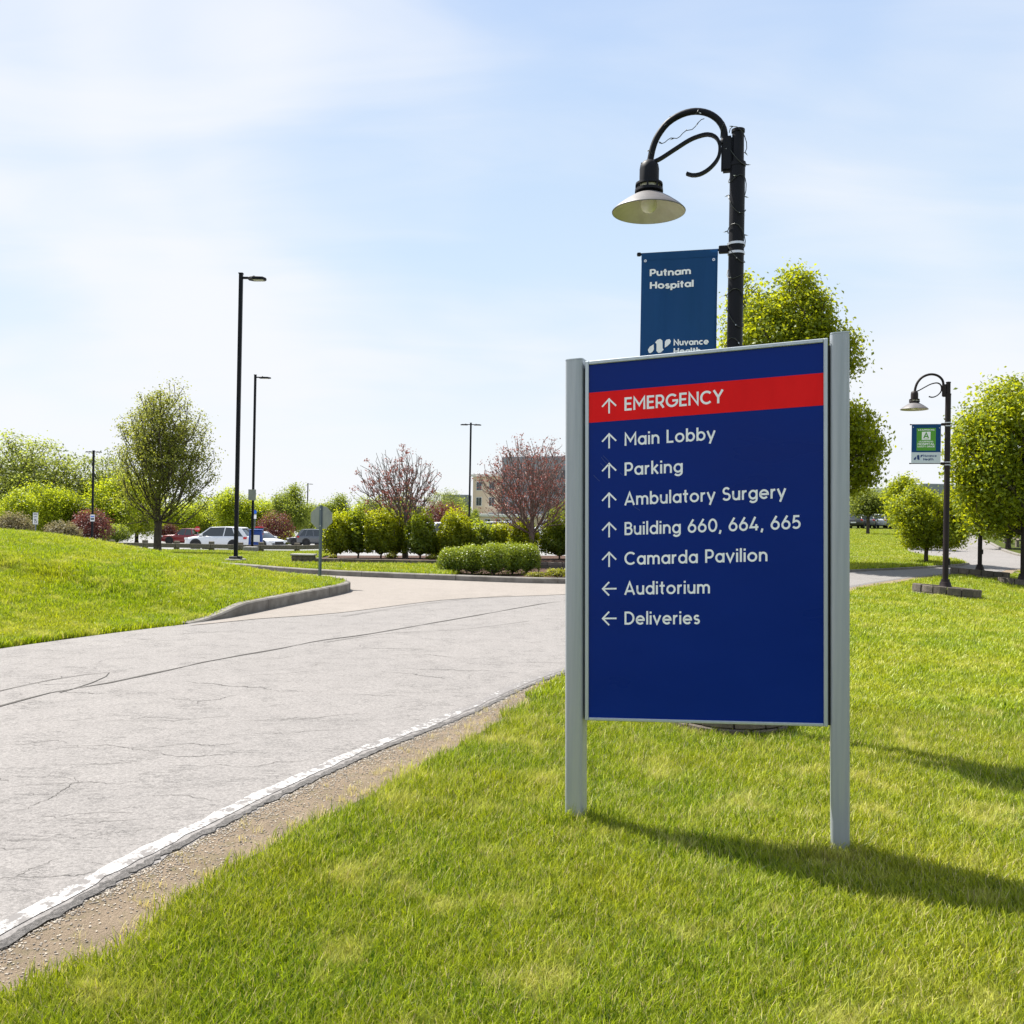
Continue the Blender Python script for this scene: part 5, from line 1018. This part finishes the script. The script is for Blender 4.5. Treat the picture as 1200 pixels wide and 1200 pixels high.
# ------------------------------------------------------------------ buildings
def building(label, cx, cy, z0, rotz, blocks, group=None):
    t = thing('building', label, 'building', (cx, cy, z0), rotz, group)
    for (x0, x1, y0, y1, h, wm, wins, corn) in blocks:
        MB().box(x0, x1, y0, y1, -1.5, h).build('wall', wm, t)
        MB().box(x0 - corn, x1 + corn, y0 - corn, y1 + corn, h + .002, h + .45).build('cornice' if corn else 'roof_edge', 'trim_white' if wm != 'wall_dark' else 'wall_dark', t)
        MB().box(x0 + .4, x1 - .4, y0 + .4, y1 - .4, h + .452, h + .55).build('roof', 'wall_pale', t)
        for (n, m, w, hh, z1, dz, gapm) in wins:
            for f in range(m):
                for i in range(n):
                    xc = x0 + (x1 - x0) * (i + .5) / n; z = z1 + f * dz
                    fr = MB().box(xc - w / 2 - .12, xc + w / 2 + .12, y0 - .05, y0 + .02, z - .12, z + hh + .12).build('window', 'trim_white' if wm != 'wall_dark' else 'wall_dark', t)
                    MB().box(xc - w / 2, xc - .04, y0 - .10, y0 - .052, z, z + hh).build('pane', 'window_glass', fr); MB().box(xc + .04, xc + w / 2, y0 - .10, y0 - .052, z, z + hh).build('pane', 'window_glass', fr)
    return t
BY = 180; p = at(553, 640, BY); zb = -1.6; s_ = BY / FPX
building('tan hospital building with a dark upper block behind the right bare tree', p.x, BY, zb, R(-24), [
    (0, 5.6, 0, 14, 10.9, 'wall_cream', [(2, 3, 1.1, 1.6, 2.1, 3.05, 0)], .35), (5.62, 19.5, 1.5, 16, 14.4, 'wall_dark', [(9, 4, 1.0, 1.7, 1.2, 3.1, 0)], 0.0), (19.52, 30, .8, 14, 9.5, 'wall_cream', [(4, 3, 1.2, 1.6, 2.0, 3.0, 0)], .3), (3.0, 16.0, -6, -.2, 3.0, 'wall_cream', [(6, 1, 1.0, 1.6, .9, 3, 0)], .25)])
p = at(536, 640, 230); building('small distant flat-roofed building left of the thin pole', p.x, 230, 0.5, 0, [(-4, 3, 0, 8, 5.8, 'wall_dark', [(3, 1, .9, 1.1, 3.6, 3, 0)], 0)])
p = at(1020, 640, 240); building('far pale buildings on the skyline right of the sign', p.x, 240, 2.0, R(10), [(-8, 4, 0, 10, 8.2, 'wall_pale', [(5, 1, 1.3, 1.2, 5.8, 3, 0)], 0), (4.02, 12, 2, 10, 6.4, 'wall_cream', [(4, 1, 1.3, 1.2, 4.2, 3, 0)], 0)])
p = at(1122, 640, 240); building('far dark roofed building on the skyline between the maples', p.x, 240, 2.0, R(5), [(-10, 8, 0, 12, 9.6, 'wall_dark', [(7, 1, 1.3, 1.2, 6.9, 3, 0)], 0)])

# ------------------------------------------------------------------ background trees and bushes
protos = {}
def bgproto(key, lm, seed, H=8.0, r=3.4, n=240, lpt=60, ls=.25, rough=.2, shell=.35, spread=.62, shape=None, up=.5):
    protos[key] = grow(1.4, (0, 0, H * .56), (r, r, H * .44), n, lpt, ls, lm, 'bark', .2, seed, shell=shell, rough=rough, spread=spread, shape=shape, sides=4, lobes=0 if 'airy' in key else 9, up=up, twig=.009)
bgproto('bright', 'leaf_bright', 101); bgproto('bright2', 'leaf_bright', 102, r=2.7, shape=lambda z: 1 - .3 * z); bgproto('mid', 'leaf_mid', 103, r=2.9); bgproto('airy', 'leaf_olive', 104, n=320, lpt=50, ls=.20, shell=.1, spread=.42, r=3.4, up=.8); bgproto('mid2', 'leaf_mid', 105, r=3.6, H=7.2)
def bgt(key, label, px, Y, ytop, group='trees behind the parking lot', zo=0, wx=1.0, name='tree'):
    p = at(px, 640, Y); z0 = zt(p.x, Y); H = at(px, ytop, Y).z - z0; s = H / 8.0
    t = plant_tree(name, label, 'tree', px, Y, protos[key], group, z0, rot=random.uniform(0, 6)); t.scale = (s * wx, s * wx, s); return t
bgt('airy', 'airy half-leafed tree rising at the far left', 38, 112, 516, wx=1.25)
bgt('bright', 'bright yellow-green tree at the left edge of the picture', 4, 118, 556, wx=.9); bgt('airy', 'thin-leafed tree cut by the left edge', -18, 112, 532, wx=1.1)
bgt('bright', 'yellow-green bushy tree below the airy far left tree', 50, 104, 563, wx=1.0); bgt('bright2', 'low yellow-green tree behind the speed limit sign', 22, 100, 574, wx=1.1)
bgt('mid', 'darker green small tree left of the far left light pole', 86, 108, 572, wx=1.2); bgt('airy', 'airy tree just right of the far left light pole', 122, 114, 536, wx=1.0)
bgt('bright2', 'bright bushy tree right of the far left light pole', 134, 106, 556, wx=1.15); bgt('bright2', 'bright tree behind the trunk of the tall airy tree', 160, 120, 562, wx=1.1)
bgt('bright', 'yellow-green tree behind the red pickup', 214, 135, 585, wx=1.3); bgt('mid2', 'green tree above the white SUV', 240, 140, 580, wx=1.0); bgt('bright2', 'bright tree between the two nearest light poles', 272, 134, 573, wx=1.1)
bgt('bright', 'yellow-green tree behind the second pole', 303, 136, 580, wx=1.1); bgt('mid', 'grey-green oval tree right of the second pole', 341, 128, 566, wx=.85); bgt('mid2', 'rounded tree behind the far small light pole', 368, 140, 582, wx=1.0)
bgt('mid', 'deep green tree top above the left end of the hedge', 392, 112, 578, wx=1.0); bgt('mid2', 'tree top behind the left bare red-budded tree', 440, 120, 576, wx=1.2); bgt('mid', 'dull green tree showing through the left bare branches', 478, 116, 584, wx=1.1)
bgt('airy', 'olive tree top between the left bare tree and the thin pole', 522, 120, 577, wx=1.1); bgt('mid2', 'low tree just left of the thin pole foot', 544, 112, 592, wx=.8); bgt('mid', 'small green tree at the corner of the tan building', 556, 120, 596, wx=.7)
bgt('mid2', 'round tree behind the hedge next to the left sign post', 660, 120, 582, wx=1.0); bgt('bright2', 'tree beyond the hill lawn seen above the dark parked cars', 1040, 130, 574, wx=1.1); bgt('mid', 'distant green tree right of the olive tree', 1062, 125, 566, wx=1.0)
bgt('mid2', 'distant tree at the top of the uphill road', 1132, 120, 572, wx=1.3); bgt('mid', 'distant tree behind the right maple', 1165, 110, 560, wx=1.4); bgt('mid2', 'distant tree low behind the rail fence', 1195, 100, 575, wx=1.4)
bgt('mid', 'dark green tree above the hill cars, touching the right sign post', 1000, 120, 580, wx=1.2)
def bush(label, x0, x1, yt, Y, lm, seed, n=2600, ls=.17, z=None): return shrub('bush', label, 'bush', x0, x1, yt, Y, lm, n, ls, seed, 'bushes round the parking lot', z=zt(at((x0 + x1) / 2, 640, Y).x, Y) if z is None else z, ry=1.8, lumps=.16, pw=2.1)
bush('dark red bush at the foot of the far left light pole', 82, 130, 598, 92, 'leaf_plum', 201); bush('pale tan bush behind the speed limit sign', -6, 36, 601, 80, 'leaf_tan', 202, 2200); bush('grey-green bush left of the dark red bush', 54, 92, 612, 78, 'leaf_tan', 203, 2000)
bush('reddish brown dome-shaped bush right of the blue box', 300, 344, 600, 112, 'leaf_plum', 204); bush('low bright bush right of the white sedan', 326, 346, 622, 116, 'leaf_bright', 205, 1500); bush('dark red bush behind the red pickup', 186, 208, 614, 118, 'leaf_plum', 206, 1600)
bush('low bright bushes behind the dark red bush', 118, 150, 615, 100, 'leaf_mid', 207, 2600); bush('reddish leafless bush between the hedge and the thin pole', 488, 548, 590, 96, 'leaf_plum', 208, 3000)
# woodland mass behind everything
g = np.random.default_rng(77); Pw = []
for px in np.arange(-260, 1500, 7.0):
    Y = 172 + g.uniform(-8, 8); 
    if 548 < px < 700: continue
    p = at(px, 640, Y); z0 = zt(p.x, Y); h = 5.8 + 1.3 * math.sin(px * .031) + 1.1 * math.sin(px * .083 + 1) + g.uniform(-1.4, 1.4) + (-1.2 if px > 900 else 0)
    c = g.normal(0, 1, (170, 3)); c /= np.linalg.norm(c, axis=1, keepdims=True); Pw.append(np.array([p.x, Y, z0 + h * .5]) + c * np.array([1.8, 1.8, h * .5]) * g.uniform(.75, 1.05, (170, 1)))
Pw = np.concatenate(Pw); tag(link('woodland', leaf_mesh('woodland', Pw, .62, g), 'leaf_mid'), 'green belt of distant woodland behind the parking lot', 'woodland', kind='stuff')

# ------------------------------------------------------------------ grass
def tuft(name, seed, n, h0, h1, rad, w, label, lean=.45, straw=.06):
    g = np.random.default_rng(seed); V = []; Fq = []; tn = []
    for i in range(n):
        a = g.uniform(0, 2 * PI); r_ = rad * math.sqrt(g.uniform()); x, y = r_ * math.cos(a), r_ * math.sin(a); h = g.uniform(h0, h1); la = g.uniform(0, 2 * PI); ln = g.uniform(.08, lean) * h
        d = np.array([math.cos(la), math.sin(la)]); s = np.array([-d[1], d[0]]) * w * g.uniform(.7, 1.2) / 2; rr_ = g.uniform(-1, 1) * .8; s = np.array([s[0] * math.cos(rr_) - s[1] * math.sin(rr_), s[0] * math.sin(rr_) + s[1] * math.cos(rr_)])
        b = np.array([x, y]); m_ = b + d * ln * .35; e = b + d * ln; k = len(V); tone = .95 if g.random() < straw else float(np.clip(g.normal(.42, .30), 0, .85))
        V += [(*(b - s), -.01), (*(b + s), -.01), (*(m_ - s * .8), h * .55), (*(m_ + s * .8), h * .55), (*e, h * (1 - .25 * g.random()))]; Fq += [(k, k + 1, k + 3), (k, k + 3, k + 2), (k + 2, k + 3, k + 4)]; tn += [tone] * 5
    return npmesh(name, V, Fq, tn)
def lawnpts(poly, n, ymin, ymax, xlim, hfn, g, edge=None, fade=.25, kerbl=None):
    P = []
    while len(P) < n:
        k = int((n - len(P)) * 2.2) + 200; b = g.uniform(xlim[0], xlim[1], k); y = ymin * (ymax / ymin) ** g.uniform(0, 1, k); p = np.column_stack([b * y, y]); p = p[inpoly(p, poly)]
        if kerbl is not None and len(p): d, _ = seg_dist(p, kerbl); p = p[d > .17]
        if edge is not None and len(p): d, _ = seg_dist(p, edge); p = p[g.random(len(p)) < np.clip(.12 + d / fade, 0, 1)]
        P += p.tolist()
    P = np.array(P[:n]); return np.column_stack([P, hfn(P[:, 0], P[:, 1])])
def grass_object(name, label, pts, protos_, hmul, g, wide=None):
    n = len(pts); me = bpy.data.meshes.new(name); me.vertices.add(n); me.vertices.foreach_set('co', pts.astype(np.float32).ravel())
    a = me.attributes.new('turn', 'FLOAT_VECTOR', 'POINT'); rv = np.column_stack([g.normal(0, .1, n), g.normal(0, .1, n), g.uniform(0, 2 * PI, n)]).astype(np.float32); a.data.foreach_set('vector', rv.ravel())
    a = me.attributes.new('size', 'FLOAT', 'POINT'); a.data.foreach_set('value', (g.uniform(.7, 1.25, n) * hmul).astype(np.float32)); a = me.attributes.new('pick', 'INT', 'POINT'); a.data.foreach_set('value', g.integers(0, len(protos_), n).astype(np.int32))
    o = bpy.data.objects.new(name, me); C.objects.link(o); tag(o, label, 'grass', kind='stuff')
    ng = bpy.data.node_groups.new(name, 'GeometryNodeTree'); ng.interface.new_socket('Geometry', in_out='INPUT', socket_type='NodeSocketGeometry'); ng.interface.new_socket('Geometry', in_out='OUTPUT', socket_type='NodeSocketGeometry')
    N = ng.nodes; L = ng.links; gi = N.new('NodeGroupInput'); go = N.new('NodeGroupOutput'); ip = N.new('GeometryNodeInstanceOnPoints'); jn = N.new('GeometryNodeJoinGeometry')
    for q in reversed(protos_):
        oi = N.new('GeometryNodeObjectInfo'); oi.inputs['Object'].default_value = q; oi.inputs['As Instance'].default_value = True; L.new(oi.outputs['Geometry'], jn.inputs[0])
    def na(nm, ty):
        x = N.new('GeometryNodeInputNamedAttribute'); x.data_type = ty; x.inputs['Name'].default_value = nm; return [s for s in x.outputs if s.enabled][0]
    mp = N.new('GeometryNodeMeshToPoints'); L.new(gi.outputs[0], mp.inputs[0]); L.new(mp.outputs[0], ip.inputs['Points']); L.new(jn.outputs[0], ip.inputs['Instance']); ip.inputs['Pick Instance'].default_value = True
    er = N.new('FunctionNodeEulerToRotation'); L.new(na('turn', 'FLOAT_VECTOR'), er.inputs[0]); L.new(er.outputs[0], ip.inputs['Rotation']); L.new(na('size', 'FLOAT'), ip.inputs['Scale']); L.new(na('pick', 'INT'), ip.inputs['Instance Index'])
    L.new(ip.outputs[0], go.inputs[0]); o.modifiers.new('grass', 'NODES').node_group = ng; return o
g = np.random.default_rng(4)
spots = [(2.2, 4.6), (1.0, 4.1), (2.7, 5.4), (.9, 5.0)]; fine = []; spots2 = [(3.0, 7.4), (4.2, 9.0), (2.2, 8.3)]; coarse = []
for i, (x, y) in enumerate(spots):
    o = link('grass_tuft', tuft('grass_tuft', 300 + i, 26, .018, .080, .05, .0038, '', lean=.95), 'grass_blade', loc=(x, y, float(hR(x, y)))); tag(o, 'tuft of lawn grass near the sign', 'grass', kind='stuff'); fine.append(o)
for i, (x, y) in enumerate(spots2):
    o = link('grass_tuft', tuft('grass_tuft', 320 + i, 32, .03, .09, .11, .0085, '', lean=.8), 'grass_blade', loc=(x, y, float(hR(x, y)))); tag(o, 'tuft of lawn grass on the open lawn', 'grass', kind='stuff'); coarse.append(o)
EDGE = sGE
grass_object('lawn_grass', 'bright green grass of the lawn in front of and under the sign', lawnpts(lawnR, 46000, 2.1, 9.0, (-.62, .66), hR, g, EDGE, .22), fine, 1.0, g)
grass_object('lawn_grass', 'bright green grass of the lawn to the right behind the sign', lawnpts(lawnR, 26000, 7.5, 31, (-.0, .72), hR, g, EDGE, .3), coarse, 1.0, g)
lz = lambda x, y: left_h(x, y)
eL = np.vstack([sDN, [(-4.8, 11.5), (-5.3, 10.6), (-5.6, 9.9), (-6.4, 7.4)]])
grass_object('mound_grass', 'bright green grass covering the mound left of the road', lawnpts(LA, 38000, 9.0, 26, (-.66, -.1), lz, g, eL, .10, kerbl=sDN), coarse, 1.0, g)
grass_object('far_grass', 'grass on the lawn strip beyond the side street', lawnpts(FARGRASS, 9000, 21, 50, (-.6, .0), hfar, g, None, kerbl=sBL), coarse, 1.25, g)
grass_object('hill_grass', 'grass on the sloping lawn right of the sign', lawnpts(hill, 12000, 26, 90, (.32, .62), lambda x, y: zf(x, y) + .08, g, None, kerbl=sBL), coarse, 1.35, g)
# loose stones and crumbs along the shoulder
def stone(name, seed):
    g = np.random.default_rng(seed); bm = bmesh.new(); bmesh.ops.create_icosphere(bm, subdivisions=1, radius=.5)
    for v in bm.verts: v.co *= g.uniform(.75, 1.2); v.co.z *= .6
    me = bpy.data.meshes.new(name); bm.to_mesh(me); bm.free(); return me
mat('gravel', (.27, .24, .20), .95, spec=.2); t = NT(MATS['gravel']); oi = t.node('ShaderNodeObjectInfo').outputs['Random']; t.put(t.b.inputs['Base Color'], t.mix(oi, (.16, .145, .13), (.52, .46, .38)))
st_ = []
for i, (x, y) in enumerate([(-1.35, 3.1), (-1.28, 3.5), (-1.0, 4.6)]):
    o = link('pebble', stone('pebble', 400 + i), 'gravel', loc=(x, y, .015)); o.scale = (.014,) * 3; tag(o, 'loose pebble on the dirt shoulder', 'gravel', kind='stuff'); st_.append(o)
q = []; L_ = sR[(sR[:, 1] > 2) & (sR[:, 1] < 16)]
i_ = g.integers(0, len(L_) - 1, 16000); off = np.abs(g.normal(0, .17, 16000)) * .9 + .005; off = np.where(g.random(16000) < .4, np.abs(g.normal(0, .028, 16000)) + .004, off)
d_ = L_[i_ + 1] - L_[i_]; pp = L_[i_] + d_ * g.random((16000, 1)); dn = np.column_stack([d_[:, 1], -d_[:, 0]]) / np.linalg.norm(d_, axis=1, keepdims=True); pp = pp + dn * off[:, None]
pp = pp[~inpoly(pp, roadpoly)]; pts = np.column_stack([pp, zf(pp[:, 0], pp[:, 1]) + .033])
go_ = grass_object('gravel', 'loose gravel crumbs along the broken road edge', pts, st_, .0085, g); go_['category'] = 'gravel'
# thin dry grass straggling into the dirt
q = []; L_ = sGE[(sGE[:, 1] > 2) & (sGE[:, 1] < 14)]; n_ = 260; i_ = g.integers(0, len(L_) - 1, n_); pp = L_[i_] + np.column_stack([-np.abs(g.normal(0, .13, n_)), g.normal(0, .05, n_)]); pp = pp[~inpoly(pp, roadpoly)]
o = link('grass_tuft', tuft('grass_tuft', 350, 12, .015, .05, .03, .003, '', lean=1.2, straw=.75), 'grass_blade', loc=(-1.3, 3.9, .024)); tag(o, 'dry tuft on the dirt shoulder', 'grass', kind='stuff')
grass_object('dry_grass', 'sparse dry straw-coloured grass on the dirt shoulder', np.column_stack([pp, zf(pp[:, 0], pp[:, 1]) + .031]), [o], 1.0, g)

# longer untrimmed grass round the sign posts
q = []
for px, Y in ((675, 4.62), (985, 4.26)):
    p = at(px, 640, Y)
    for i in range(46): a = g.uniform(0, 2 * PI); r_ = g.uniform(.05, .13); q.append((p.x + math.cos(a) * r_, Y + math.sin(a) * r_ * .9 - .01))
q = np.array(q); grass_object('post_grass', 'longer untrimmed grass round the feet of the sign posts', np.column_stack([q, hR(q[:, 0], q[:, 1])]), fine, 1.45, g)
